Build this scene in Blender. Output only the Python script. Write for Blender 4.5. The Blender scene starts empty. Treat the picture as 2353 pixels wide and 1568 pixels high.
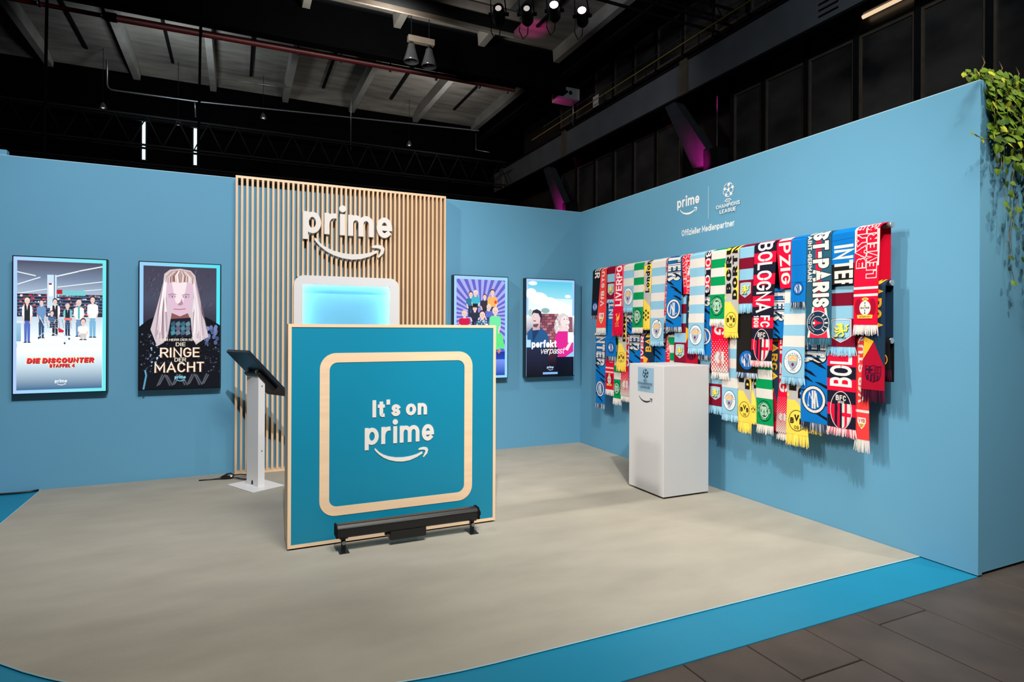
import bpy, bmesh, math, random
from mathutils import Vector, Matrix
random.seed(11)
scene = bpy.context.scene
COL = scene.collection
PI = math.pi

# ------------------------------------------------------------------ camera
CAM = Vector((-3.3953, -5.5730, 1.2407))
YAW, PITCH, ROLL, FPX = 0.4330, -0.0007, 0.0045, 1372.2
_f = Vector((math.sin(YAW) * math.cos(PITCH), math.cos(YAW) * math.cos(PITCH), math.sin(PITCH)))
_r = Vector((math.cos(YAW), -math.sin(YAW), 0))
_u = _r.cross(_f)
_r2 = _r * math.cos(ROLL) + _u * math.sin(ROLL)
_u2 = _u * math.cos(ROLL) - _r * math.sin(ROLL)
cd = bpy.data.cameras.new('camera')
cd.sensor_fit = 'HORIZONTAL'
cd.sensor_width = 36.0
cd.lens = FPX * 36.0 / 2353.0
cd.shift_y = -28.37 / 2353.0
cd.clip_end = 200
cam = bpy.data.objects.new('camera', cd)
m3 = Matrix((_r2, _u2, -_f)).transposed()
cam.matrix_world = Matrix.Translation(CAM) @ m3.to_4x4()
COL.objects.link(cam)
scene.camera = cam

# ------------------------------------------------------------------ world, exposure
wd = bpy.data.worlds.new('hall_air')
scene.world = wd
wd.use_nodes = True
wd.node_tree.nodes['Background'].inputs[0].default_value = (0.50, 0.62, 0.75, 1)
wd.node_tree.nodes['Background'].inputs[1].default_value = 0.022
scene.view_settings.view_transform = 'Standard'
scene.view_settings.look = 'None'
scene.view_settings.gamma = 1.0
scene.view_settings.use_curve_mapping = False
scene.view_settings.exposure = -0.14


# ------------------------------------------------------------------ stage lamps of the hall, and added fill lamps
def spot(name, loc, target, power, angle, blend=0.6, radius=0.05, color=(1, 0.965, 0.92)):
    d = bpy.data.lights.new(name, 'SPOT')
    d.energy = power
    d.spot_size = math.radians(angle)
    d.spot_blend = blend
    d.shadow_soft_size = radius
    d.color = color
    o = bpy.data.objects.new(name, d)
    o.location = loc
    o.rotation_euler = (Vector(target) - Vector(loc)).to_track_quat('-Z', 'Y').to_euler()
    COL.objects.link(o)
    return o


spot('stage_or_fill_lamp', (-3.35, -5.3, 4.95), (-3.35, -0.3, 1.35), 1200, 60, 0.75, color=(0.97, 0.98, 1.0))
spot('stage_or_fill_lamp', (-2.45, -5.5, 4.8), (-0.75, -2.5, 0.4), 860, 47, 0.85)
spot('stage_or_fill_lamp', (-5.6, -2.05, 3.7), (0.0, -2.2, 1.45), 330, 48, 0.7, 0.10, color=(1, 0.93, 0.83))
spot('stage_or_fill_lamp', (-5.6, -2.05, 4.6), (0.0, -1.6, 1.4), 640, 53, 0.7, 0.10, color=(1, 0.94, 0.85))
spot('stage_or_fill_lamp', (-5.6, -3.3, 4.2), (0.0, -3.5, 1.6), 260, 44, 0.7)
spot('stage_or_fill_lamp', (1.6, -6.9, 4.6), (0.40, -3.83, 1.5), 360, 62, 0.9, color=(1, 0.95, 0.86))
spot('stage_or_fill_lamp', (1.3, -6.0, 5.4), (0.24, -3.86, 2.42), 330, 17, 0.8, color=(1, 0.9, 0.68))  # fill spot without a fixture, added to brighten the ivy


def area(name, loc, target, power, sx, sy, color=(1, 0.97, 0.93)):
    d = bpy.data.lights.new(name, 'AREA')
    d.shape = 'RECTANGLE'
    d.size, d.size_y = sx, sy
    d.energy = power
    d.color = color
    o = bpy.data.objects.new(name, d)
    o.location = loc
    o.rotation_euler = (Vector(target) - Vector(loc)).to_track_quat('-Z', 'Y').to_euler()
    COL.objects.link(o)
    return o


# soft fill light added above the stand, mainly for the front carpet
area('overhead_fill', (-2.2, -5.3, 5.4), (-2.0, -4.5, 0), 290, 1.6, 1.6, (1, 0.95, 0.86))
# unseen fill lamps added to brighten the concrete deck and the gallery
spot('hall_fill_lamp', (-1.0, 4.6, 6.3), (-1.0, 9.0, 8.2), 420, 150, 0.9, 0.3, (1, 0.94, 0.86))
spot('hall_fill_lamp', (-0.6, 3.4, 6.5), (4.5, 5.6, 6.0), 150, 80, 0.9, 0.3, (0.95, 0.97, 1))
spot('hall_fill_lamp', (1.6, 9.2, 6.2), (1.2, 11.0, 8.2), 110, 150, 0.9, 0.3, (1, 0.96, 0.92))
spot('hall_fill_lamp', (-4.6, 9.2, 6.2), (-4.4, 11.2, 8.2), 130, 150, 0.9, 0.3, (0.85, 0.95, 1))


# ------------------------------------------------------------------ materials
def lin(c):
    c = c / 255.0
    return c / 12.92 if c <= 0.04045 else ((c + 0.055) / 1.055) ** 2.4


def C(r, g, b):
    return (lin(r), lin(g), lin(b), 1.0)


MATS = {}


def mat(name, col, rough=0.6, metal=0.0, var=0.0, vscale=6.0, bump=0.0, bscale=120.0, emit=None, estr=0.0,
        spec=0.5, stretch=(1, 1, 1), dark=None):
    """procedural material: a base colour with a little noise variation, noise bump"""
    m = bpy.data.materials.new(name)
    m.use_nodes = True
    nt = m.node_tree
    b = nt.nodes['Principled BSDF']
    b.inputs['Roughness'].default_value = rough
    b.inputs['Metallic'].default_value = metal
    b.inputs['Specular IOR Level'].default_value = spec
    b.inputs['Base Color'].default_value = col
    tc = nt.nodes.new('ShaderNodeTexCoord')
    mp = nt.nodes.new('ShaderNodeMapping')
    mp.inputs['Scale'].default_value = stretch
    nt.links.new(tc.outputs['Object'], mp.inputs['Vector'])
    if var > 0 or dark is not None:
        n = nt.nodes.new('ShaderNodeTexNoise')
        n.inputs['Scale'].default_value = vscale
        n.inputs['Detail'].default_value = 5
        nt.links.new(mp.outputs['Vector'], n.inputs['Vector'])
        r = nt.nodes.new('ShaderNodeValToRGB')
        r.color_ramp.elements[0].position = 0.3
        r.color_ramp.elements[1].position = 0.72
        lo = dark if dark is not None else tuple(c * (1 - var) for c in col[:3]) + (1,)
        hi = tuple(min(1, c * (1 + var * 0.6)) for c in col[:3]) + (1,)
        r.color_ramp.elements[0].color = lo
        r.color_ramp.elements[1].color = hi
        nt.links.new(n.outputs['Fac'], r.inputs['Fac'])
        nt.links.new(r.outputs['Color'], b.inputs['Base Color'])
    if bump > 0:
        n2 = nt.nodes.new('ShaderNodeTexNoise')
        n2.inputs['Scale'].default_value = bscale
        n2.inputs['Detail'].default_value = 3
        nt.links.new(mp.outputs['Vector'], n2.inputs['Vector'])
        bp = nt.nodes.new('ShaderNodeBump')
        bp.inputs['Strength'].default_value = bump
        bp.inputs['Distance'].default_value = 0.004
        nt.links.new(n2.outputs['Fac'], bp.inputs['Height'])
        nt.links.new(bp.outputs['Normal'], b.inputs['Normal'])
    if emit is not None:
        b.inputs['Emission Color'].default_value = emit
        b.inputs['Emission Strength'].default_value = estr
    MATS[name] = m
    return m


def attr_mat(name, rough=0.8, emit=0.0, knit=False, spec=0.3):
    """colour of each printed or knitted piece comes from the mesh colour attribute"""
    m = bpy.data.materials.new(name)
    m.use_nodes = True
    nt = m.node_tree
    b = nt.nodes['Principled BSDF']
    b.inputs['Roughness'].default_value = rough
    b.inputs['Specular IOR Level'].default_value = spec
    a = nt.nodes.new('ShaderNodeAttribute')
    a.attribute_name = 'Col'
    if emit > 0:
        b.inputs['Base Color'].default_value = (0.004, 0.004, 0.005, 1)
        nt.links.new(a.outputs['Color'], b.inputs['Emission Color'])
        b.inputs['Emission Strength'].default_value = emit
    else:
        nt.links.new(a.outputs['Color'], b.inputs['Base Color'])
    if knit:
        tc = nt.nodes.new('ShaderNodeTexCoord')
        n = nt.nodes.new('ShaderNodeTexNoise')
        n.inputs['Scale'].default_value = 300
        nt.links.new(tc.outputs['Object'], n.inputs['Vector'])
        bp = nt.nodes.new('ShaderNodeBump')
        bp.inputs['Strength'].default_value = 0.25
        bp.inputs['Distance'].default_value = 0.002
        nt.links.new(n.outputs['Fac'], bp.inputs['Height'])
        nt.links.new(bp.outputs['Normal'], b.inputs['Normal'])
    MATS[name] = m
    return m


M_wall = mat('blue_wall_paint', C(96, 155, 187), 0.7, var=0.03, vscale=1.2, bump=0.05, bscale=60, spec=0.25)
M_blue = mat('blue_vinyl', C(10, 124, 160), 0.42, var=0.05, vscale=2, bump=0.03)
M_panel = mat('blue_panel_lacquer', C(8, 128, 160), 0.4, var=0.03, vscale=1.5)
M_carpet = mat('beige_carpet', C(167, 162, 150), 0.95, var=0.10, vscale=2.2, bump=0.5, bscale=420, stretch=(1, 2.2, 1), spec=0.1)
M_floor = mat('dark_stone', C(72, 63, 57), 0.55, var=0.35, vscale=3.2, bump=0.3, bscale=40)
M_joint = mat('floor_joint', C(45, 38, 33), 0.9, var=0.2)
M_wood = mat('maple_veneer', C(232, 200, 164), 0.5, var=0.07, vscale=5, stretch=(6, 6, 0.5), bump=0.05)
M_woodh = mat('maple_veneer_band', C(232, 200, 164), 0.5, var=0.07, vscale=5, stretch=(0.5, 6, 6), bump=0.05)
M_slat = mat('maple_slat', C(226, 190, 150), 0.55, var=0.09, vscale=6, stretch=(5, 5, 0.4))
M_white = mat('white_lacquer', C(224, 222, 222), 0.35, var=0.02, vscale=2)
M_sign = mat('white_sign_board', C(222, 215, 209), 0.5, var=0.02)
M_plinth = mat('white_plinth_paint', C(206, 206, 208), 0.45, var=0.015, vscale=1.5)
M_black = mat('black_plastic', C(20, 20, 21), 0.4, var=0.1)
M_matte = mat('matte_black', C(11, 11, 12), 0.85, var=0.2, spec=0.15)
M_bezel = mat('screen_bezel', C(14, 22, 32), 0.3, var=0.1)
M_navy = mat('tablet_back', C(16, 32, 48), 0.35, var=0.1)
M_steel = mat('brushed_steel', C(200, 200, 198), 0.38, 0.65, var=0.1, vscale=40, stretch=(1, 0.05, 1))
M_galv = mat('galvanised_pipe', C(150, 155, 160), 0.35, 0.9, var=0.1)
M_red = mat('red_pipe_paint', C(92, 24, 30), 0.45, var=0.2, vscale=3)
M_concrete = mat('concrete_deck', C(150, 146, 138), 0.9, var=0.35, vscale=1.6, bump=0.3, bscale=30, stretch=(0.7, 3, 1))
M_beam = mat('concrete_beam', C(160, 158, 152), 0.85, var=0.2, vscale=2)
M_dark = mat('dark_steel', C(17, 20, 23), 0.65, 0.0, var=0.3, vscale=4, spec=0.2)
M_drape = mat('black_drape', C(5, 6, 7), 0.95, var=0.3, vscale=2, spec=0.03)
M_fascia = mat('gallery_fascia', C(95, 98, 104), 0.7, var=0.15, vscale=2)
M_frame = mat('window_frame_paint', C(92, 80, 68), 0.7, var=0.25, vscale=6)
M_wbrown = mat('hall_wall_plaster', C(52, 40, 36), 0.9, var=0.3, vscale=2)
M_glassd = mat('dark_window_glass', C(76, 72, 70), 0.28, var=0.4, vscale=0.8, dark=C(16, 20, 24), stretch=(1, 1, 1.6))  # blotchy tone paints dull reflections into the panes
M_yrail = mat('yellow_handrail', C(150, 128, 60), 0.5, var=0.1)
M_lampg = mat('lamp_glass', C(84, 88, 90), 0.15, 0.7, var=0.2)
M_knit = attr_mat('knitted_wool', 0.9, knit=True, spec=0.1)
M_print = attr_mat('printed_film', 0.45)
M_screen = attr_mat('lit_screen', 0.25, emit=1.25)
M_lens = mat('lamp_lens', (1, 1, 1, 1), 0.3, emit=(1, 0.9, 0.75, 1), estr=14)
M_dim = mat('dim_lamp_lens', (1, 1, 1, 1), 0.3, emit=(1, 0.9, 0.8, 1), estr=0.5)
M_led = mat('led_strip', (1, 1, 1, 1), 0.4, emit=(0.86, 0.97, 1, 1), estr=22)
M_slit = mat('daylight_slit', (1, 1, 1, 1), 0.5, emit=(0.65, 0.9, 1, 1), estr=1.6)
M_niche = mat('niche_blue_panel', C(104, 184, 220), 0.5, var=0.02)
M_leafa = mat('ivy_leaf_green', C(92, 122, 26), 0.6, var=0.25, vscale=9, spec=0.15)
M_leafb = mat('ivy_leaf_light', C(168, 174, 46), 0.6, var=0.2, vscale=9, spec=0.15)
M_leafc = mat('ivy_leaf_dark', C(52, 84, 22), 0.6, var=0.2, vscale=9, spec=0.15)
M_stem = mat('ivy_stem', C(110, 90, 50), 0.8, var=0.2)


# ------------------------------------------------------------------ mesh helpers
class MB:
    def __init__(s):
        s.v = []
        s.f = []
        s.smooth = []

    def face(s, idx, sm=False):
        s.f.append(tuple(idx))
        s.smooth.append(sm)

    def box(s, x0, x1, y0, y1, z0, z1, mtx=None):
        n = len(s.v)
        for z in (z0, z1):
            for y in (y0, y1):
                for x in (x0, x1):
                    p = Vector((x, y, z))
                    s.v.append(mtx @ p if mtx else p)
        for q in ((0, 2, 3, 1), (4, 5, 7, 6), (0, 1, 5, 4), (2, 6, 7, 3), (0, 4, 6, 2), (1, 3, 7, 5)):
            s.face([n + i for i in q])
        return s

    def bevbox(s, x0, x1, y0, y1, z0, z1, b, mtx=None):
        """box with chamfered edges"""
        bm = bmesh.new()
        bmesh.ops.create_cube(bm, size=1.0)
        for vv in bm.verts:
            vv.co = Vector((x0 + (vv.co.x + .5) * (x1 - x0), y0 + (vv.co.y + .5) * (y1 - y0), z0 + (vv.co.z + .5) * (z1 - z0)))
        bmesh.ops.bevel(bm, geom=bm.edges[:], offset=b, segments=2, affect='EDGES', profile=0.5)
        n = len(s.v)
        for i, vv in enumerate(bm.verts):
            vv.index = i
            s.v.append(mtx @ vv.co if mtx else vv.co.copy())
        for ff in bm.faces:
            s.face([n + vv.index for vv in ff.verts])
        bm.free()
        return s

    def prism(s, pts, a, b, axis='y', mtx=None):
        """polygon (list of 2D) swept from a to b along an axis; y: (x,z), x: (y,z), z: (x,y)"""
        n = len(s.v)
        k = len(pts)
        for t in (a, b):
            for (p, q) in pts:
                w = Vector((p, t, q)) if axis == 'y' else Vector((t, p, q)) if axis == 'x' else Vector((p, q, t))
                s.v.append(mtx @ w if mtx else w)
        s.face([n + i for i in range(k)][::-1])
        s.face([n + k + i for i in range(k)])
        for i in range(k):
            j = (i + 1) % k
            s.face([n + i, n + j, n + k + j, n + k + i])
        return s

    def tube(s, path, r, seg=8, cap=True):
        path = [Vector(p) for p in path]
        n0 = len(s.v)
        up = Vector((0, 0, 1))
        for i, p in enumerate(path):
            d = (path[min(i + 1, len(path) - 1)] - path[max(i - 1, 0)]).normalized()
            a = d.cross(up)
            if a.length < 1e-4:
                a = d.cross(Vector((1, 0, 0)))
            a.normalize()
            b = d.cross(a)
            rr = r[i] if isinstance(r, (list, tuple)) else r
            for j in range(seg):
                t = 2 * PI * j / seg
                s.v.append(p + a * math.cos(t) * rr + b * math.sin(t) * rr)
        for i in range(len(path) - 1):
            for j in range(seg):
                k = (j + 1) % seg
                s.face([n0 + i * seg + j, n0 + i * seg + k, n0 + (i + 1) * seg + k, n0 + (i + 1) * seg + j], True)
        if cap:
            s.face([n0 + j for j in range(seg)])
            s.face([n0 + (len(path) - 1) * seg + j for j in range(seg)][::-1])
        return s

    def lathe(s, prof, seg=20, mtx=None):
        """profile of (radius, z) turned about z"""
        n0 = len(s.v)
        for (r, z) in prof:
            for j in range(seg):
                t = 2 * PI * j / seg
                p = Vector((r * math.cos(t), r * math.sin(t), z))
                s.v.append(mtx @ p if mtx else p)
        for i in range(len(prof) - 1):
            for j in range(seg):
                k = (j + 1) % seg
                s.face([n0 + i * seg + j, n0 + i * seg + k, n0 + (i + 1) * seg + k, n0 + (i + 1) * seg + j], True)
        return s

    def disc(s, r, z, seg=20, mtx=None):
        n0 = len(s.v)
        for j in range(seg):
            t = 2 * PI * j / seg
            p = Vector((r * math.cos(t), r * math.sin(t), z))
            s.v.append(mtx @ p if mtx else p)
        s.face([n0 + j for j in range(seg)])
        return s

    def mesh(s, name):
        me = bpy.data.meshes.new(name)
        me.from_pydata([tuple(v) for v in s.v], [], s.f)
        me.polygons.foreach_set('use_smooth', s.smooth)
        me.update()
        return me


def obj(name, data, m=None, parent=None, loc=None):
    if isinstance(data, MB):
        data = data.mesh(name)
    if m is not None:
        data.materials.append(m)
    o = bpy.data.objects.new(name, data)
    COL.objects.link(o)
    if parent is not None:
        o.parent = parent
    if loc is not None:
        o.location = loc
    return o


def link_copy(me, name, parent=None, loc=(0, 0, 0), rot=(0, 0, 0), scale=None):
    o = bpy.data.objects.new(name, me)
    COL.objects.link(o)
    o.parent = parent
    o.location = loc
    o.rotation_euler = rot
    if scale:
        o.scale = scale
    return o


def empty(name, loc=(0, 0, 0)):
    o = bpy.data.objects.new(name, None)
    o.empty_display_size = 0.1
    COL.objects.link(o)
    o.location = loc
    return o


def tag(o, label=None, cat=None, group=None, kind=None):
    if label:
        o['label'] = label
    if cat:
        o['category'] = cat
    if group:
        o['group'] = group
    if kind:
        o['kind'] = kind
    return o


def thing(name, label, cat, group=None):
    return tag(empty(name), label, cat, group)


def part(name, mb, m, parent, label=None):
    o = obj(name, mb, m, parent)
    if label:
        o['label'] = label
    return o


def struct(name, mb, m, label=None):
    o = obj(name, mb, m)
    o['kind'] = 'structure'
    if label:
        o['label'] = label
    return o


# ------------------------------------------------------------------ lettering: stroke font with square caps
def arc(cx, cy, rx, ry, a0, a1, n=8):
    return [(cx + rx * math.cos(math.radians(a0 + (a1 - a0) * i / n)),
             cy + ry * math.sin(math.radians(a0 + (a1 - a0) * i / n))) for i in range(n + 1)]


def _glyphs():
    G = {}
    ov = arc(.5, .62, .5, .38, 0, 180) + arc(.5, .38, .5, .38, 180, 360)
    cc = arc(.5, .62, .5, .38, 28, 180) + arc(.5, .38, .5, .38, 180, 332)

    def U(ch, w, *st):
        G[ch] = (w, [((0, 0, w, 1), s) for s in st])
    U('A', .72, [(0, 0), (.5, 1), (1, 0)], [(.2, .3), (.8, .3)])
    U('B', .62, [(0, 0), (0, 1), (.6, 1)] + arc(.6, .77, .32, .23, 80, -80, 5) + [(.6, .54), (0, .54)],
      [(.6, .54)] + arc(.6, .27, .4, .27, 80, -80, 5) + [(.6, 0), (0, 0)])
    U('C', .62, cc)
    U('D', .64, [(0, 0), (0, 1), (.45, 1)] + arc(.45, .6, .55, .4, 80, 0, 5) + arc(.45, .4, .55, .4, 0, -80, 5) + [(.45, 0), (0, 0)])
    U('E', .54, [(1, 1), (0, 1), (0, 0), (1, 0)], [(0, .5), (.9, .5)])
    U('F', .52, [(1, 1), (0, 1), (0, 0)], [(0, .5), (.9, .5)])
    U('G', .64, arc(.5, .62, .5, .38, 28, 180) + arc(.5, .38, .5, .38, 180, 360) + [(1, .48), (.6, .48)])
    U('H', .64, [(0, 0), (0, 1)], [(1, 0), (1, 1)], [(0, .5), (1, .5)])
    G['I'] = (.16, [((0, 0, .16, 1), [(0, 0), (0, 1)])])
    U('J', .5, [(1, 1)] + arc(.5, .3, .5, .3, 0, -180, 8))
    U('K', .64, [(0, 0), (0, 1)], [(1, 1), (.05, .45)], [(.35, .58), (1, 0)])
    U('L', .5, [(0, 1), (0, 0), (1, 0)])
    U('M', .8, [(0, 0), (0, 1), (.5, .25), (1, 1), (1, 0)])
    U('N', .66, [(0, 0), (0, 1), (1, 0), (1, 1)])
    U('O', .66, ov)
    U('P', .6, [(0, 0), (0, 1), (.6, 1)] + arc(.6, .73, .4, .27, 80, -80, 6) + [(.6, .46), (0, .46)])
    U('R', .64, [(0, 0), (0, 1), (.6, 1)] + arc(.6, .74, .4, .26, 80, -80, 6) + [(.6, .48), (0, .48)], [(.5, .48), (1, 0)])
    U('S', .58, arc(.5, .755, .5, .245, 15, 270, 9) + arc(.5, .255, .5, .255, 90, -165, 9)[1:])
    U('T', .58, [(0, 1), (1, 1)], [(.5, .95), (.5, 0)])
    U('U', .64, [(0, 1)] + arc(.5, .36, .5, .36, 180, 360, 8) + [(1, 1)])
    U('V', .68, [(0, 1), (.5, 0), (1, 1)])
    U('W', .95, [(0, 1), (.25, 0), (.5, .9), (.75, 0), (1, 1)])
    U('X', .66, [(0, 0), (1, 1)], [(0, 1), (1, 0)])
    U('Y', .66, [(0, 1), (.5, .45), (1, 1)], [(.5, .45), (.5, 0)])
    U('Z', .6, [(0, 1), (1, 1), (0, 0), (1, 0)])
    U('0', .6, ov)
    U('1', .3, [(0, .8), (1, 1), (1, 0)])
    U('4', .62, [(.75, 0), (.75, 1), (0, .3), (1, .3)])
    U('9', .6, [(1, .68)] + arc(.5, .69, .5, .31, 0, 360, 12) + [(1, .4)] + arc(.5, .3, .5, .3, 0, -150, 6))
    U('8', .6, arc(.5, .755, .45, .245, 0, 360, 12), arc(.5, .26, .5, .26, 0, 360, 12))
    U('2', .58, arc(.5, .7, .5, .3, 165, 0, 7) + [(.95, .55), (0, 0), (1, 0)])
    U('-', .4, [(0, .45), (1, .45)])
    G['Ç'] = (.62, [((0, 0, .62, 1), cc), ((.2, -.22, .5, .12), [(.6, 1), (.6, .3), (.2, 0)])])
    G["'"] = (.16, [((0, .66, .16, 1.0), [(0, 1), (0, .3)])])
    G['.'] = (.16, [((0, 0, .16, .16), [(0, 0), (0, 0.02)])])
    X = .7

    def bowl(x0, x1, y0, y1):
        return ((x0, y0, x1, y1), arc(.5, .5, .5, .5, 90, 450, 16))
    G['p'] = (.58, [((0, -.2, .58, X), [(0, 0), (0, 1)]), bowl(.02, .58, 0, X)])
    G['d'] = (.58, [((0, 0, .58, 1), [(1, 0), (1, 1)]), bowl(0, .56, 0, X)])
    G['b'] = (.58, [((0, 0, .58, 1), [(0, 0), (0, 1)]), bowl(.02, .58, 0, X)])
    G['a'] = (.54, [((0, 0, .54, X), [(1, 0), (1, .6)] + arc(.5, .62, .5, .38, 5, 150, 7)), ((0, 0, .54, .44), arc(.45, .5, .45, .5, 20, 340, 12))])
    G['r'] = (.4, [((0, 0, .4, X), [(0, 0), (0, 1)]), ((0, 0, .44, X), [(0, .45)] + arc(.75, .45, .75, .55, 170, 85, 5))])
    G['i'] = (.17, [((0, 0, .17, X), [(0, 0), (0, 1)]), ('dot', .085, .88, .115)])
    G['m'] = (.86, [((0, 0, .86, X), [(0, 0), (0, 1)]), ((0, 0, .86, X), [(0, .55)] + arc(.25, .62, .25, .38, 170, 0, 8) + [(.5, 0)]),
                    ((0, 0, .86, X), [(.5, .55)] + arc(.75, .62, .25, .38, 170, 0, 8) + [(1, 0)])])
    G['n'] = (.54, [((0, 0, .54, X), [(0, 0), (0, 1)]), ((0, 0, .54, X), [(0, .5)] + arc(.5, .58, .5, .42, 170, 0, 8) + [(1, 0)])])
    G['e'] = (.54, [((0, 0, .54, X), arc(.5, .5, .5, .5, -4, 312, 18)), ((0, 0, .54, X), [(.05, .47), (.95, .47)])])
    G['o'] = (.58, [bowl(0, .58, 0, X)])
    G['s'] = (.48, [((0, 0, .48, X), arc(.5, .75, .5, .25, 20, 270, 9) + arc(.5, .25, .5, .25, 90, -160, 9)[1:])])
    G['t'] = (.38, [((.06, 0, .38, .9), [(.25, 1), (.25, .25)] + arc(.75, .2, .5, .2, 180, 270, 4) + [(.95, 0)]), ((0, .54, .38, .7), [(0, .5), (1, .5)])])
    G['f'] = (.38, [((.06, 0, .4, 1), [(.25, 0), (.25, .8)] + arc(.75, .82, .5, .18, 180, 90, 4) + [(1, 1)]), ((0, .54, .38, .7), [(0, .5), (1, .5)])])
    G['l'] = (.16, [((0, 0, .16, 1), [(0, 0), (0, 1)])])
    G['k'] = (.54, [((0, 0, .54, 1), [(0, 0), (0, 1)]), ((0, 0, .54, X), [(1, 1), (.05, .4)]), ((0, 0, .54, X), [(.35, .58), (1, 0)])])
    G['z'] = (.5, [((0, 0, .5, X), [(0, 1), (1, 1), (0, 0), (1, 0)])])
    G['v'] = (.56, [((0, 0, .56, X), [(0, 1), (.5, 0), (1, 1)])])
    G['u'] = (.54, [((0, 0, .54, X), [(0, 1)] + arc(.5, .42, .5, .42, 180, 360, 8) + [(1, 1)]), ((0, 0, .54, X), [(1, 0), (1, 1)])])
    return G


GLY = _glyphs()


def stroke_quads(pts, t):
    P = [Vector(p) for p in pts]
    Q = [P[0]]
    for p in P[1:]:
        if (p - Q[-1]).length > 1e-5:
            Q.append(p)
    P = Q
    if len(P) == 1:
        P.append(P[0] + Vector((0, 1e-3)))
    closed = (P[0] - P[-1]).length < 1e-4 and len(P) > 3
    h = t / 2
    if closed:
        P = P[:-1]
    else:
        P[0] = P[0] - (P[1] - P[0]).normalized() * h
        P[-1] = P[-1] + (P[-1] - P[-2]).normalized() * h
    n = len(P)
    L = []
    for i in range(n):
        a = P[i - 1] if (i > 0 or closed) else None
        b = P[(i + 1) % n] if (i < n - 1 or closed) else None
        d1 = (P[i] - a).normalized() if a is not None else None
        d2 = (b - P[i]).normalized() if b is not None else None
        if d1 is None:
            d1 = d2
        if d2 is None:
            d2 = d1
        n1 = Vector((-d1.y, d1.x))
        n2 = Vector((-d2.y, d2.x))
        mm = n1 + n2
        if mm.length < 1e-3:
            mm = n1
        mm.normalize()
        k = h / max(0.42, mm.dot(n1))
        L.append((P[i] + mm * k, P[i] - mm * k))
    out = []
    for i in range(n if closed else n - 1):
        j = (i + 1) % n
        out.append([tuple(L[i][0]), tuple(L[i][1]), tuple(L[j][1]), tuple(L[j][0])])
    return out


def text_polys(s, t=.16, xs=1.0, sp=.12, shear=0.0, grow=0.0):
    """list of convex polygons in em units (cap height 1) and the total width"""
    x = 0.0
    out = []
    for ch in s:
        if ch == ' ':
            x += .2 * xs + sp * .3
            continue
        w, strokes = GLY[ch]
        ww = max(t, w * xs)
        for st in strokes:
            if st[0] == 'dot':
                _, cx, cy, r = st
                out.append([(x + ww / 2 + (r + grow) * math.cos(2 * PI * k / 14), cy + (r + grow) * math.sin(2 * PI * k / 14)) for k in range(14)])
                continue
            (bx0, by0, bx1, by1), pts = st
            sx = ww / w
            X0, X1 = bx0 * sx + t / 2, max(bx0 * sx + t / 2, bx1 * sx - t / 2)
            Y0, Y1 = by0 + t / 2, max(by0 + t / 2, by1 - t / 2)
            pp = [(x + X0 + u * (X1 - X0), Y0 + v * (Y1 - Y0)) for (u, v) in pts]
            out += stroke_quads(pp, t + 2 * grow)
        x += ww + sp
    W = x - sp
    if shear:
        out = [[(a + b * shear, b) for (a, b) in p] for p in out]
    return out, W


SMILE_UP = [(738, 614), (752, 622), (790, 664), (840, 696), (900, 720), (980, 738), (1060, 743), (1140, 737), (1220, 720), (1283, 694)]
SMILE_DN = [(738, 634), (760, 662), (790, 692), (840, 730), (900, 760), (980, 783), (1060, 791), (1140, 782), (1220, 754), (1288, 716)]
SMILE_HEAD = [[(1237, 662), (1262, 650), (1262, 674), (1240, 674)], [(1262, 650), (1300, 644), (1300, 676), (1262, 674)],
              [(1300, 644), (1338, 652), (1318, 684), (1300, 676)], [(1338, 652), (1354, 678), (1320, 700), (1318, 684)],
              [(1354, 678), (1342, 722), (1308, 728), (1320, 700)], [(1342, 722), (1300, 764), (1292, 756), (1308, 728)]]


def smile_polys():
    out = []
    for i in range(len(SMILE_UP) - 1):
        out.append([SMILE_UP[i], SMILE_DN[i], SMILE_DN[i + 1], SMILE_UP[i + 1]])
    out += SMILE_HEAD
    return [[((x - 735) / 620.0, (791 - y) / 620.0) for (x, y) in p] for p in out]


# ------------------------------------------------------------------ flat artwork: polygons with colours, drawn in order
def _overlap(p, q):
    for P_, Q_ in ((p, q), (q, p)):
        n = len(P_)
        ar = sum(P_[i][0] * P_[(i + 1) % n][1] - P_[(i + 1) % n][0] * P_[i][1] for i in range(n))
        sg = 1 if ar > 0 else -1
        for i in range(n):
            a, b = P_[i], P_[(i + 1) % n]
            ex, ey = b[0] - a[0], b[1] - a[1]
            ln = math.hypot(ex, ey)
            if ln < 1e-9:
                continue
            if max(((c[1] - a[1]) * ex - (c[0] - a[0]) * ey) * sg / ln for c in Q_) < 2e-5:
                return False
    return True


def sublevels(polys):
    """overlapping pieces of one colour get steps of their own so that no two faces coincide"""
    bb = [(min(a for a, _ in p), max(a for a, _ in p), min(b for _, b in p), max(b for _, b in p)) for p in polys]
    lev = []
    for i, p in enumerate(polys):
        m = 0
        x0, x1, y0, y1 = bb[i]
        for j in range(i):
            c = bb[j]
            if c[1] < x0 or c[0] > x1 or c[3] < y0 or c[2] > y1:
                continue
            if lev[j] >= m and _overlap(p, polys[j]):
                m = lev[j] + 1
        lev.append(m)
    return lev


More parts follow.
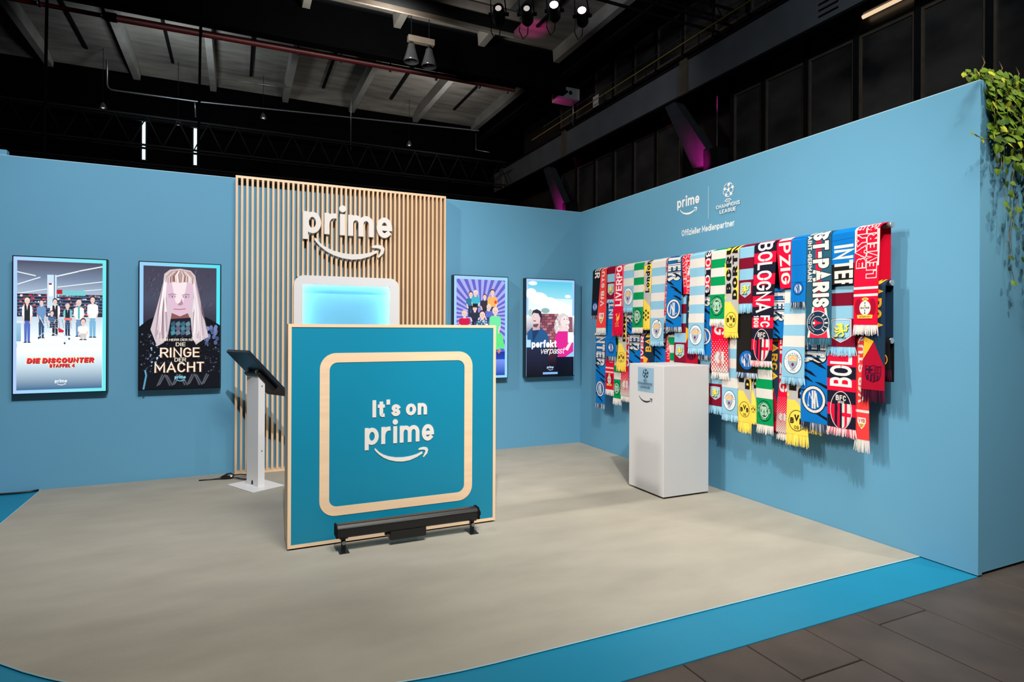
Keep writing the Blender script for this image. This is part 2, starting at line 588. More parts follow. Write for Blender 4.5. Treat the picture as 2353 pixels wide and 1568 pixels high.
class Art:
    def __init__(s):
        s.items = []      # (poly, colours or colour, layer)
        s.n = 0

    def poly(s, pts, col, same=False):
        if not same:
            s.n += 1
        s.items.append((list(pts), col, s.n))

    def polys(s, L, col):
        s.n += 1
        for p in L:
            s.items.append((list(p), col, s.n))

    def rect(s, x0, y0, x1, y1, col):
        s.poly([(x0, y0), (x1, y0), (x1, y1), (x0, y1)], col)

    def grad(s, x0, y0, x1, y1, c0, c1):
        s.poly([(x0, y0), (x1, y0), (x1, y1), (x0, y1)], [c0, c0, c1, c1])

    def ell(s, cx, cy, rx, ry, col, n=20, rot=0):
        c, d = math.cos(rot), math.sin(rot)
        s.poly([(cx + rx * math.cos(2 * PI * k / n) * c - ry * math.sin(2 * PI * k / n) * d,
                 cy + rx * math.cos(2 * PI * k / n) * d + ry * math.sin(2 * PI * k / n) * c) for k in range(n)], col)

    def ring(s, cx, cy, rx, ry, t, col, n=24, a0=0, a1=360):
        L = []
        for k in range(n):
            p, q = math.radians(a0 + (a1 - a0) * k / n), math.radians(a0 + (a1 - a0) * (k + 1) / n)
            L.append([(cx + rx * math.cos(p), cy + ry * math.sin(p)), (cx + rx * math.cos(q), cy + ry * math.sin(q)),
                      (cx + (rx - t) * math.cos(q), cy + (ry - t) * math.sin(q)), (cx + (rx - t) * math.cos(p), cy + (ry - t) * math.sin(p))])
        s.polys(L, col)

    def line(s, pts, t, col):
        s.polys(stroke_quads(pts, t), col)

    def shape(s, pts, col, cx, cy, sc, scy=None, fan=None):
        """star-shaped polygon drawn as a fan about a centre"""
        scy = scy or sc
        f = fan or (sum(p[0] for p in pts) / len(pts), sum(p[1] for p in pts) / len(pts))
        L = []
        for i in range(len(pts)):
            a, b = pts[i], pts[(i + 1) % len(pts)]
            L.append([(cx + f[0] * sc, cy + f[1] * scy), (cx + a[0] * sc, cy + a[1] * scy), (cx + b[0] * sc, cy + b[1] * scy)])
        s.polys(L, col)

    def star(s, cx, cy, r, col, rot=90, k=.42):
        pts = []
        for i in range(10):
            a = math.radians(rot + 36 * i)
            rr = r if i % 2 == 0 else r * k
            pts.append((rr * math.cos(a), rr * math.sin(a)))
        s.shape(pts, col, cx, cy, 1)

    def text(s, st, x, y, h, col, w=None, t=.16, xs=1.0, sp=.12, shear=0, grow=0, align='l', flip=1):
        P, W = text_polys(st, t, xs, sp, shear, grow)
        kx = h if w is None else w / W
        ox = x if align == 'l' else x - W * kx / 2
        s.polys([[(ox + a * kx, y + flip * b * h) for (a, b) in p] for p in P], col)
        return W * kx

    def smile(s, x, y, w, col, flip=1):
        s.polys([[(x + a * w, y + flip * b * w) for (a, b) in p] for p in smile_polys()], col)

    def prime(s, x, y, w, col, smile=True, flip=1):
        """word with the smile arrow, x y = left end of the baseline"""
        s.text('prime', x, y, w / 2.94, col, w=w, t=.165, sp=.105, flip=flip)
        if smile:
            s.smile(x + w * .13, y - flip * w * .275, w * .78, col, flip)

    def build(s, name, m, parent, fmap, layer=0.0004, cells=None):
        """fmap(x, y, lift) -> point; cells = (xs, ys) cut lines so that the pieces follow a bent surface"""
        V, F, cols = [], [], []
        sub = [0] * len(s.items)
        if m is not M_screen:
            by = {}
            for i, it in enumerate(s.items):
                by.setdefault(it[2], []).append(i)
            for ids in by.values():
                for i, l in zip(ids, sublevels([s.items[k][0] for k in ids])):
                    sub[i] = l
        for (pts, col, ly), sb in zip(s.items, sub):
            ly = ly + sb * .12
            pieces = [(pts, col)] if cells is None else [(q, col) for q in cut_cells(pts, cells)]
            for q, cc in pieces:
                if len(q) < 3:
                    continue
                n = len(V)
                for (x, y) in q:
                    V.append(tuple(fmap(x, y, ly * layer)))
                F.append(tuple(range(n, n + len(q))))
                if isinstance(cc, list):
                    cols += cc
                else:
                    cols += [cc] * len(q)
        me = bpy.data.meshes.new(name)
        me.from_pydata(V, [], F)
        ca = me.color_attributes.new('Col', 'FLOAT_COLOR', 'CORNER')
        flat = [c for co in cols for c in co]
        ca.data.foreach_set('color', flat)
        me.update()
        return obj(name, me, m, parent)


def clip_half(p, ax, val, keep_less):
    out = []
    n = len(p)
    for i in range(n):
        a, b = p[i], p[(i + 1) % n]
        ia = (a[ax] <= val) if keep_less else (a[ax] >= val)
        ib = (b[ax] <= val) if keep_less else (b[ax] >= val)
        if ia:
            out.append(a)
        if ia != ib:
            t = (val - a[ax]) / (b[ax] - a[ax])
            out.append((a[0] + (b[0] - a[0]) * t, a[1] + (b[1] - a[1]) * t))
    return out


def cut_cells(p, cells):
    xs, ys = cells
    res = []
    for j in range(len(ys) - 1):
        q = clip_half(p, 1, ys[j], False)
        if len(q) < 3:
            continue
        q = clip_half(q, 1, ys[j + 1], True)
        if len(q) < 3:
            continue
        for i in range(len(xs) - 1):
            r = clip_half(q, 0, xs[i], False)
            if len(r) < 3:
                continue
            r = clip_half(r, 0, xs[i + 1], True)
            if len(r) >= 3:
                ar = abs(sum(r[k][0] * r[(k + 1) % len(r)][1] - r[(k + 1) % len(r)][0] * r[k][1] for k in range(len(r))))
                if ar > 1e-9:
                    res.append(r)
    return res


def plane_map(o, ex, ey, en):
    o, ex, ey, en = Vector(o), Vector(ex), Vector(ey), Vector(en)
    return lambda x, y, l: o + ex * x + ey * y + en * l


def solid_letters(name, polys, m, parent, fmap, depth):
    """raised letters: every stroke is a prism"""
    mb = MB()
    lev = sublevels(polys)
    for p, lv in zip(polys, lev):
        n = len(mb.v)
        k = len(p)
        ar = sum(p[i][0] * p[(i + 1) % k][1] - p[(i + 1) % k][0] * p[i][1] for i in range(k))
        if ar < 0:
            p = p[::-1]
        for l in (0, depth):
            for (x, y) in p:
                mb.v.append(fmap(x, y, l + lv * .00012 if l else 0))
        mb.face([n + k + i for i in range(k)])
        for i in range(k):
            j = (i + 1) % k
            mb.face([n + i, n + j, n + k + j, n + k + i])
    return obj(name, mb, m, parent)


def rrect(x0, y0, x1, y1, r, n=6):
    out = []
    for cx, cy, a in ((x1 - r, y1 - r, 0), (x0 + r, y1 - r, 90), (x0 + r, y0 + r, 180), (x1 - r, y0 + r, 270)):
        for i in range(n + 1):
            t = math.radians(a + 90 * i / n)
            out.append((cx + r * math.cos(t), cy + r * math.sin(t)))
    return out


def frame_mesh(outer, inner, y0, y1):
    """flat frame between two loops of equal length in x,z, front at y0, back at y1"""
    mb = MB()
    k = len(outer)
    for y in (y0, y1):
        for L in (outer, inner):
            for (x, z) in L:
                mb.v.append(Vector((x, y, z)))
    for i in range(k):
        j = (i + 1) % k
        mb.face([i, j, k + j, k + i][::-1])
        mb.face([2 * k + i, 2 * k + j, 3 * k + j, 3 * k + i])
        mb.face([i, j, 2 * k + j, 2 * k + i])
        mb.face([k + i, k + j, 3 * k + j, 3 * k + i][::-1])
    return mb

# ================================================================== THE SETTING
# hall floor: dark slabs with recessed joints
fl = struct('floor', MB().box(-14, 9, -9, 16, -0.12, -0.012), M_joint)
rs = random.Random(3)
slab = MB().bevbox(-0.158, 0.158, -0.44, 0.44, -0.03, 0, 0.004).mesh('floor_slab')
slab.materials.append(M_floor)
for i in range(24):
    x = -5.36 + i * 0.32
    off = (i * 0.37) % 0.88
    for j in range(6):
        y = -3.60 + 0.886 - off - j * 0.886
        if x > 1.6 and j > 3:
            continue
        s_ = link_copy(slab, 'floor_slab', fl, (x + 0.115, y, -0.004 + rs.uniform(-.0012, .0004)), (0, 0, rs.uniform(-.003, .003)))


def rounded_mat(x0, R, yf, x1, n=28):
    pts = [(x1, 0.0), (x0, 0.0)]
    for i in range(n + 1):
        a = math.radians(180 + 90 * i / n)
        pts.append((x0 + R + R * math.cos(a), yf + R + R * math.sin(a)))
    pts.append((x1, yf))
    return pts


pf = obj('platform', MB().prism(rounded_mat(-5.25, 2.65, -3.832, 0.0), -0.02, 0.0, 'z'), M_blue)
tag(pf, 'blue vinyl platform floor showing as a band around the beige carpet', 'platform')
cp = empty('carpet')
tag(cp, 'beige low pile carpet covering the blue platform of the stand', 'carpet')
part('pile', MB().prism(rounded_mat(-4.725, 2.2, -3.547, -0.004), 0.0004, 0.006, 'z'), M_carpet, cp)
edge = [(p[0], p[1], 0.004) for p in rounded_mat(-4.727, 2.202, -3.549, -0.003)][1:]
M_edge = mat('carpet_edge_trim', C(150, 190, 205), 0.6, var=0.1)
part('edge_trim', MB().tube(edge, 0.003, 5), M_edge, cp)

# stand walls
wb = struct('wall_back', MB().box(-6.4, 0.0, 0.0, 0.10, 0.0, 2.5), M_wall)
wr = struct('wall_right', MB().box(0.0, 0.034, -3.832, 0.10, 0.004, 2.5), M_wall)
part('end_panel', MB().box(0.037, 0.95, -3.829, 0.10, 0.012, 2.499), M_wall, wr)
M_cap = mat('wall_top_edge', C(150, 190, 208), 0.6, var=0.03)
part('top_edge', MB().box(-6.4, 0.0, 0.002, 0.098, 2.5, 2.505), M_cap, wb)
part('top_edge', MB().box(0.0, 0.036, -3.83, 0.098, 2.5, 2.505), M_cap, wr)
bw = obj('wall_clamp', MB().bevbox(-4.99, -4.945, 0.03, 0.09, 2.505, 2.55, 0.004), M_wall)
tag(bw, 'small blue clamp box sitting on the back wall top edge', 'clamp')

# ================================================================== SLAT PANEL
sl = thing('slat_panel', 'tall panel of upright maple slats standing against the blue back wall', 'slat panel')
SX0, SX1, SN, SW, SY = -3.402, -1.566, 46, 0.018, -0.09
pitch = (SX1 - SX0 - SW) / (SN - 1)
NX0, NX1, NZ0, NZ1 = -2.945, -2.028, 0.66, 1.692
full = MB().box(0, SW, SY, -0.002, 0.022, 2.487).mesh('slat')
upper = MB().box(0, SW, SY, -0.002, NZ1 - 0.012, 2.487).mesh('slat')
lower = MB().box(0, SW, SY, -0.002, 0.022, NZ0 + 0.012).mesh('slat')
for me in (full, upper, lower):
    me.materials.append(M_slat)
for i in range(SN):
    x = SX0 + i * pitch
    if NX0 - 0.01 < x < NX1 - 0.005:
        link_copy(upper, 'slat', sl, (x, 0, 0))
        link_copy(lower, 'slat', sl, (x, 0, 0))
    else:
        link_copy(full, 'slat', sl, (x, 0, 0))
part('top_rail', MB().box(SX0, SX1, SY, -0.002, 2.487, 2.507), M_woodh, sl)
part('bottom_rail', MB().box(SX0, SX1, SY, -0.002, 0.006, 0.024), M_woodh, sl)

# lettering sign on the slats
sg = thing('lettering_sign', 'raised white lettering with a smile arrow mounted on the maple slats', 'sign')
P_, W_ = text_polys('prime', .165, 1.0, .105)
k_ = 0.779 / W_
fm = plane_map((-2.873, SY, 2.062), (1, 0, 0), (0, 0, 1), (0, -1, 0))
x_ = 0.0
for ch in 'prime':
    pp, ww = text_polys(ch, .165, 1.0, .105)
    solid_letters('letter', [[((a) * k_ + x_, b * 0.267) for (a, b) in p] for p in pp], M_sign, sg, fm, 0.03)
    x_ += (ww + .105) * k_
solid_letters('smile_arrow', [[(a * 0.617 + 0.094, b * 0.617 - 0.213) for (a, b) in p] for p in smile_polys()], M_sign, sg, fm, 0.03)

# ================================================================== LIT NICHE
nc = thing('display_niche', 'white rounded display niche glowing light blue behind the counter', 'display niche')
outer = rrect(NX0, NZ0, NX1, NZ1, 0.085)
inner = rrect(-2.872, 0.737, -2.113, 1.615, 0.004)
part('frame', frame_mesh(outer, inner, -0.128, -0.088), M_white, nc)
bx0, bx1, bz0, bz1 = -2.91, -2.063, 0.70, 1.655
part('back_panel', MB().box(bx0, bx1, -0.022, -0.012, bz0, bz1), M_niche, nc)
for q in ((bx0 - .008, bx0, bz0, bz1), (bx1, bx1 + .008, bz0, bz1), (bx0 - .008, bx1 + .008, bz1, bz1 + .008), (bx0 - .008, bx1 + .008, bz0 - .008, bz0)):
    part('box_side', MB().box(q[0], q[1], -0.088, -0.012, q[2], q[3]), M_white, nc)
for a in ((bx0 + .001, bx0 + .006, bz0 + .01, bz1 - .01), (bx1 - .006, bx1 - .001, bz0 + .01, bz1 - .01),
          (bx0 + .01, bx1 - .01, bz1 - .006, bz1 - .001), (bx0 + .01, bx1 - .01, bz0 + .001, bz0 + .006)):
    part('led_strip', MB().box(a[0], a[1], -0.075, -0.06, a[2], a[3]), M_led, nc)

# ================================================================== COUNTER
ct = thing('counter', 'tall blue counter edged in maple with a rounded maple ring and white slogan', 'counter')
CX0, CX1, CYF, CYB, CZ0, CZ1 = -3.134, -1.889, -2.072, -1.852, 0.016, 1.2596
b_ = 0.018
part('side_board', MB().box(CX0, CX0 + b_, CYF, CYB, CZ0, CZ1), M_wood, ct)
part('side_board', MB().box(CX1 - b_, CX1, CYF, CYB, CZ0, CZ1), M_wood, ct)
part('top_board', MB().box(CX0 + b_, CX1 - b_, CYF, CYB, CZ1 - b_, CZ1), M_woodh, ct)
part('bottom_board', MB().box(CX0 + b_, CX1 - b_, CYF, CYB, CZ0, CZ0 + b_), M_woodh, ct)
part('front_panel', MB().box(CX0 + b_, CX1 - b_, CYF + .003, CYF + .02, CZ0 + b_, CZ1 - b_), M_panel, ct)
part('back_panel', MB().box(CX0 + b_, CX1 - b_, CYB - .02, CYB - .003, CZ0 + b_, CZ1 - b_), M_white, ct)
part('plinth_base', MB().box(CX0 + .012, CX1 - .012, CYF + .012, CYB - .012, 0.006, CZ0), M_matte, ct)
part('ring_inlay', frame_mesh(rrect(-2.966, 0.168, -2.048, 1.095, 0.09, 8), rrect(-2.913, 0.220, -2.101, 1.041, 0.045, 8), CYF + .0005, CYF + .004), M_woodh, ct)
fm = plane_map((-2.671, CYF + .003, 0.716), (1, 0, 0), (0, 0, 1), (0, -1, 0))
P_, W_ = text_polys("It's on", .19, 0.95, .085)
solid_letters('lettering', [[(a * .329 / W_, b * .1) for (a, b) in p] for p in P_], M_sign, ct, fm, 0.0035)
fm = plane_map((-2.715, CYF + .003, 0.556), (1, 0, 0), (0, 0, 1), (0, -1, 0))
P_, W_ = text_polys('prime', .165, 1.0, .105)
solid_letters('lettering', [[(a * .417 / W_, b * .1428) for (a, b) in p] for p in P_], M_sign, ct, fm, 0.0035)
solid_letters('smile_arrow', [[(a * .326 + .056, b * .326 - .113) for (a, b) in p] for p in smile_polys()], M_sign, ct, fm, 0.0035)

# ================================================================== FLOOR LIGHT BAR
lb = thing('light_bar', 'black LED light bar on two small feet in front of the counter', 'stage light')
prof = [(-2.238, .098), (-2.230, .090), (-2.172, .090), (-2.164, .098), (-2.164, .135), (-2.172, .150), (-2.182, .158), (-2.222, .158), (-2.234, .146), (-2.238, .128)]
part('housing', MB().prism(prof, -2.892, -2.072, 'x'), M_black, lb)
part('lens_strip', MB().box(-2.885, -2.08, -2.219, -2.186, .1575, .1605), mat('smoked_lens', C(26, 26, 27), 0.3), lb)
part('edge_trim', MB().tube([(-2.89, -2.2365, .143), (-2.074, -2.2365, .143)], .0022, 6), mat('bar_trim', C(90, 90, 88), .4), lb)
for xa, xb in ((-2.898, -2.890), (-2.074, -2.062)):
    part('end_cap', MB().prism([(-2.242, .094), (-2.16, .094), (-2.16, .150), (-2.172, .161), (-2.226, .161), (-2.242, .145)], xa, xb, 'x'), M_matte, lb)
part('plug_socket', MB().tube([(-2.062, -2.2, .118), (-2.046, -2.2, .118)], .016, 10), M_matte, lb)
part('power_box', MB().bevbox(-2.60, -2.39, -2.232, -2.17, .038, .092, .006), M_black, lb)
part('power_inlet', MB().tube([(-2.625, -2.2, .075), (-2.60, -2.2, .075)], .012, 10), M_black, lb)
for x in (-2.853, -2.094):
    part('foot_plate', MB().bevbox(x - .027, x + .027, -2.24, -2.13, .006, .010, .0015), M_black, lb)
    ft = part('stalk', MB().box(x - .012, x + .012, -2.198, -2.188, .01, .085).box(x - .022, x + .022, -2.212, -2.178, .078, .092), M_black, lb)
    part('knob', MB().tube([(x, -2.214, .056), (x, -2.172, .056)], .011, 10), M_galv, ft)

# ================================================================== TABLET STAND
_n = Vector((.88, .475, 0)).normalized()
_m = Vector((-_n.y, _n.x, 0))
TB = Matrix(((_n.x, _m.x, 0, -3.25), (_n.y, _m.y, 0, -.512), (0, 0, 1, 0.006), (0, 0, 0, 1)))
ts = thing('tablet_stand', 'white floor stand holding a tilted black tablet beside the slat panel', 'tablet stand')
part('base_plate', MB().bevbox(-.131, .131, -.182, .182, 0, .006, .002, TB), M_white, ts)
po = part('post', MB().prism([(-.030, .006), (.024, .006), (.024, .842), (-.030, .874)], -.082, .082, 'y', TB), M_white, ts)
part('cable_hole', MB().prism([(-.012, .016), (.012, .016), (.008, .04), (0, .05), (-.008, .04)], -.0005, .0005, 'y',
                              TB @ Matrix.Translation((-.0305, 0, 0)) @ Matrix.Rotation(PI / 2, 4, 'Z')), M_matte, po)
part('seam_strip', MB().box(.0242, .0256, -.03, -.024, .02, .83, TB), M_white, po)
for z in (.28, .78):
    part('screw', MB().lathe([(0.006, 0), (0.005, .003), (0.0, .004)], 8, TB @ Matrix.Translation((.0, -.0825, z)) @ Matrix.Rotation(PI / 2, 4, 'X')), M_galv, po)
TA = math.radians(46)
TM = TB @ Matrix.Translation((-.143, 0, 1.062)) @ Matrix.Rotation(TA, 4, 'Y')
tb = part('tablet', MB().bevbox(0, .50, -.155, .155, -.026, 0, .004, TM), M_navy, ts)
part('screen_glass', MB().box(.012, .488, -.145, .145, 0, .0012, TM), M_black, tb)
part('tablet_rim', MB().box(-.001, .501, -.156, .156, -.010, -.004, TM), M_black, tb)
part('mount_box', MB().bevbox(.20, .40, -.10, .10, -.062, -.026, .006, TM), M_black, ts)
for b in (-.07, .05):
    part('mount_screw', MB().lathe([(.006, 0), (.005, -.004), (0, -.005)], 8, TM @ Matrix.Translation((.26, b, -.062))), M_galv, ts)
for b in (-.066, .066):
    part('bracket', MB().prism([(-.028, .85), (.02, .84), (.03, .885), (-.02, .915), (-.05, .90)], b - .003, b + .003, 'y', TB), M_white, ts)
part('hinge', MB().tube([TB @ Vector((-.015, -.07, .885)), TB @ Vector((-.015, .07, .885))], .014, 12), M_black, ts)

# cable with its adapter behind the stand
ad = thing('power_cable', 'black power cable with a teardrop connector lying behind the tablet stand', 'cable')
ax = [(-3.66, -.188, .011), (-3.56, -.197, .012), (-3.50, -.205, .014)]
part('cord', MB().tube(ax, .005, 6), M_black, ad)
part('connector', MB().tube([(-3.52, -.203, .014), (-3.485, -.207, .022), (-3.455, -.21, .030), (-3.43, -.212, .032), (-3.405, -.212, .026)],
                            [.006, .016, .024, .025, .014], 10), M_black, ad)
part('white_mark', MB().bevbox(-3.432, -3.418, -.2395, -.235, .026, .042, .002), M_white, ad)
part('cord', MB().tube([(-3.41, -.212, .034), (-3.36, -.20, .034), (-3.25, -.225, .02)], .005, 6), M_black, ad)
part('cord', MB().tube([(-3.41, -.225, .022), (-3.36, -.27, .014), (-3.30, -.325, .014)], .005, 6), M_black, ad)
wc = obj('floor_cable', MB().tube([(-5.2, -.03, .008), (-4.96, -.036, .008), (-4.854, -.044, .008), (-4.78, -.034, .008), (-4.735, -.016, .009)], .0075, 8), M_black)
tag(wc, 'black cable running along the foot of the back wall on the blue floor', 'cable')

# ================================================================== PLINTH
pl = thing('plinth', 'white square display plinth with a small blue badge near the scarves', 'plinth')
PX0, PX1, PY0, PY1, PZ = -.585, -.160, -2.114, -1.697, .971
part('body', MB().bevbox(PX0, PX1, PY0, PY1, .018, PZ, .003), M_plinth, pl)
part('recessed_foot', MB().box(PX0 + .02, PX1 - .02, PY0 + .02, PY1 - .02, .006, .018), M_matte, pl)
NAVY = C(28, 48, 72)


def champions(a, cx, zc, r, col, tcol, w):
    """football of stars above the two lines of lettering"""
    for i in range(5):
        t = math.radians(90 + 72 * i)
        a.star(cx + r * .74 * math.cos(t), zc + r * .74 * math.sin(t), r * .34, col, 90 + 72 * i + 36, .5)
    a.star(cx, zc, r * .42, col, 90, .4)
    for i in range(5):
        t = math.radians(90 + 72 * i)
        a.line([(cx + r * .3 * math.cos(t), zc + r * .3 * math.sin(t)), (cx + r * .6 * math.cos(t), zc + r * .6 * math.sin(t))], r * .09, col)
        t2 = math.radians(90 + 36 + 72 * i)
        a.line(arc(cx, zc, r * .93, r * .93, 90 + 36 + 72 * i - 14, 90 + 36 + 72 * i + 14, 4), r * .1, col)
    yb = zc - r * 1.95
    a.ring(cx, yb, r * .78, r * .78, r * .08, tcol, 10, 35, 145)
    a.ring(cx, yb, r * .42, r * .42, r * .07, tcol, 8, 35, 145)
    for k, ch in enumerate('UEFA'):
        t = math.radians(128 - 25.5 * k)
        P, W = text_polys(ch, .2, .8)
        h = r * .24
        L = []
        for p in P:
            L.append([(cx + (r * .46 + b * h) * math.cos(t) + (q - W / 2) * h * math.sin(t),
                       yb + (r * .46 + b * h) * math.sin(t) - (q - W / 2) * h * math.cos(t)) for (q, b) in p])
        a.polys(L, tcol)
    a.text('CHAMPIONS', cx, zc - r * 2.32, r * .52, tcol, w=w, t=.15, align='c')
    a.text('LEAGUE', cx, zc - r * 3.05, r * .52, tcol, w=w * .68, t=.15, align='c')


A = Art()
A.rect(0, 0, .192, .184, C(140, 175, 200))
champions(A, .096, .138, .036, NAVY, NAVY, .172)
A.build('badge', M_print, pl, plane_map((PX0 - .0004, -1.809, .764), (0, -1, 0), (0, 0, 1), (-1, 0, 0)))
A = Art()
A.smile(0, 0, .162, C(35, 40, 48))
A.build('smile_arrow', M_print, pl, plane_map((PX0 - .0004, -1.823, .684), (0, -1, 0), (0, 0, 1), (-1, 0, 0)))

# lettering on the right wall
wl = thing('wall_lettering', 'white film lettering and round star emblem above the scarf rails', 'wall lettering')
WH = C(240, 240, 240)
A = Art()
A.prime(0, 0, .267, WH)
A.build('lettering', M_print, wl, plane_map((-.0006, -1.559, 2.262), (0, -1, 0), (0, 0, 1), (-1, 0, 0)))
A = Art()
A.rect(0, 0, .004, .256, C(190, 215, 228))
A.build('divider', M_print, wl, plane_map((-.0006, -1.926, 2.117), (0, -1, 0), (0, 0, 1), (-1, 0, 0)))
A = Art()
champions(A, .12, .125, .056, WH, WH, .24)
A.build('emblem', M_print, wl, plane_map((-.0006, -2.022, 2.176), (0, -1, 0), (0, 0, 1), (-1, 0, 0)))
A = Art()
A.text('Offizieller Medienpartner', 0, 0, .052, WH, w=.583, t=.15, sp=.1)
A.build('lettering', M_print, wl, plane_map((-.0006, -1.619, 2.018), (0, -1, 0), (0, 0, 1), (-1, 0, 0)))

# ================================================================== WALL SCREENS
SKIN = C(236, 205, 195)


class Poster:
    """artwork for a portrait screen; drawn in sheet units measured from the top left corner"""
    def __init__(s, x0, y0, x1, y1):
        s.a = Art()
        s.b = (x0, y0, x1, y1)

    def p(s, x, y):
        x0, y0, x1, y1 = s.b
        return ((x - x0) / (x1 - x0) * .57, (y1 - y) / (y1 - y0) * 1.009)

    def clampp(s, pts):
        x0, y0, x1, y1 = s.b
        return [(min(max(x, x0), x1), min(max(y, y0), y1)) for x, y in pts]

    def poly(s, pts, col):
        s.a.poly([s.p(*q) for q in s.clampp(pts)], col)

    def fan(s, pts, col):
        pts = [s.p(*q) for q in s.clampp(pts)]
        s.a.shape(pts, col, 0, 0, 1)

    def rect(s, x0, y0, x1, y1, col):
        s.poly([(x0, y0), (x1, y0), (x1, y1), (x0, y1)], col)

    def grad(s, x0, y0, x1, y1, c0, c1):
        s.poly([(x0, y0), (x1, y0), (x1, y1), (x0, y1)], [c0, c0, c1, c1])

    def ell(s, cx, cy, rx, ry, col, n=18):
        s.fanless = True
        s.poly([(cx + rx * math.cos(2 * PI * k / n), cy + ry * math.sin(2 * PI * k / n)) for k in range(n)], col)

    def line(s, pts, t, col):
        s.a.line([s.p(*q) for q in pts], t, col)

    def text(s, st, x, y, h, w, col, **k):
        X, Y = s.p(x, y)
        X2, Y2 = s.p(x + w, y - h)
        s.a.text(st, X, Y, Y2 - Y, col, w=X2 - X, **k)

    def prime(s, x, y, w, col):
        X, Y = s.p(x, y)
        X2, _ = s.p(x + w, y)
        s.a.prime(X, Y, X2 - X, col)

    def person(s, x, top, foot, w, shirt, pants, hair, crouch=False, vest=None):
        """small generic printed figure"""
        h = foot - top
        hr = w * .27
        hy = top + hr * 1.3
        sh = hy + hr * 1.5
        hip = sh + (foot - sh) * (.55 if crouch else .42)
        s.poly([(x - w * .30, hip), (x + w * .30, hip), (x + w * .26, foot), (x + w * .04, foot), (x, hip + (foot - hip) * .25), (x - w * .04, foot), (x - w * .26, foot)], pants)
        s.poly([(x - w * .30, foot - 6), (x - w * .03, foot - 6), (x - w * .03, foot + 4), (x - w * .36, foot + 4)], C(40, 40, 55))
        s.poly([(x + w * .03, foot - 6), (x + w * .30, foot - 6), (x + w * .36, foot + 4), (x + w * .03, foot + 4)], C(40, 40, 55))
        s.poly([(x - w * .48, sh + h * .04), (x - w * .3, sh), (x + w * .3, sh), (x + w * .48, sh + h * .04), (x + w * .5, sh + h * .24), (x + w * .36, sh + h * .26), (x + w * .3, hip), (x - w * .3, hip), (x - w * .36, sh + h * .26), (x - w * .5, sh + h * .24)], shirt)
        for q in (-1, 1):
            s.poly([(x + q * w * .5, sh + h * .22), (x + q * w * .36, sh + h * .24), (x + q * w * .22, sh + h * .4), (x + q * w * .33, sh + h * .42)], SKIN)
        if vest:
            s.poly([(x - w * .27, sh), (x - w * .07, sh), (x, sh + h * .12), (x + w * .07, sh), (x + w * .27, sh), (x + w * .27, hip), (x - w * .27, hip)], vest)
        s.poly([(x - hr * .35, hy), (x + hr * .35, hy), (x + hr * .4, sh + 4), (x - hr * .4, sh + 4)], SKIN)
        s.ell(x, hy - hr * .15, hr * .95, hr * 1.2, hair, 14)
        s.ell(x, hy + hr * .15, hr * .78, hr * 1.02, SKIN, 14)
        s.rect(x - hr * .45, hy, x - hr * .15, hy + hr * .12, C(90, 70, 70))
        s.rect(x + hr * .15, hy, x + hr * .45, hy + hr * .12, C(90, 70, 70))
        s.rect(x - hr * .25, hy + hr * .6, x + hr * .25, hy + hr * .7, C(170, 100, 100))

    def build(s, parent, x0, z0):
        return s.a.build('picture', M_screen, parent, plane_map((x0, -.0712, z0), (1, 0, 0), (0, 0, 1), (0, -1, 0)), 0.00005)


def screen(x0, label):
    t = thing('wall_screen', label, 'screen', 'portrait screens on the back wall')
    part('case', MB().bevbox(x0, x0 + .586, -.070, -.004, .735, 1.760, .003), M_bezel, t)
    g = part('glass', MB().box(x0 + .008, x0 + .578, -.0712, -.0702, .743, 1.752), M_black, t)
    return t, g


def border(p, L, R):
    x0, y0, x1, y1 = p.b
    p.poly([(x0, y0), (x1, y0), (x1, y1), (x0, y1)], [L, R, R, L])


# --- poster with the supermarket crew
t1, g1 = screen(-4.884, 'portrait screen showing eight people and a shopping trolley in a supermarket')
p = Poster(142, 88, 1060, 1465)
border(p, C(168, 200, 248), C(110, 228, 232))
p.rect(178, 125, 1022, 1430, C(236, 246, 250))
p.grad(178, 125, 1022, 300, C(78, 78, 96), C(118, 134, 160))
p.grad(178, 300, 1022, 470, C(118, 134, 160), C(170, 190, 210))
for q in (((480, 295), (770, 218), 13), ((785, 212), (1015, 160), 13), ((570, 385), (1018, 318), 9), ((184, 242), (350, 275), 11), ((184, 365), (395, 290), 10), ((184, 458), (460, 408), 8), ((640, 440), (1010, 398), 7)):
    p.line([q[0], q[1]], q[2] * .00062, C(240, 250, 255))
p.rect(178, 458, 1022, 690, C(44, 48, 70))
rp = random.Random(5)
for i in range(210):
    x = rp.uniform(185, 1000)
    y = 462 + rp.randrange(7) * 32 + rp.uniform(0, 8)
    w = rp.uniform(8, 26)
    c = rp.choice([C(200, 40, 60), C(235, 235, 245), C(90, 120, 180), C(30, 30, 45), C(220, 110, 110), C(150, 190, 215)])
    if y < 520 and x < 470:
        c = rp.choice([C(205, 30, 50), C(235, 60, 60), C(240, 240, 240), C(40, 30, 40)])
    p.rect(x, y, x + w, y + rp.uniform(8, 20), c)
for y in (482, 514, 546, 578, 610, 642):
    p.rect(178, y, 1022, y + 3, C(160, 180, 205))
p.rect(562, 418, 850, 470, C(120, 200, 205))
p.rect(562, 412, 618, 456, C(180, 36, 48))
p.rect(470, 262, 562, 600, C(200, 220, 235))
p.rect(484, 345, 530, 482, C(242, 246, 248))
p.rect(486, 347, 515, 364, C(150, 30, 60))
p.rect(536, 262, 545, 600, C(90, 120, 150))
p.grad(178, 690, 1022, 960, C(190, 212, 226), C(250, 254, 255))
p.grad(178, 1000, 1022, 1160, C(250, 254, 255), C(206, 226, 236))
p.grad(178, 1160, 1022, 1430, C(206, 226, 236), C(62, 104, 142))
p.rect(178, 735, 242, 755, C(220, 232, 240))
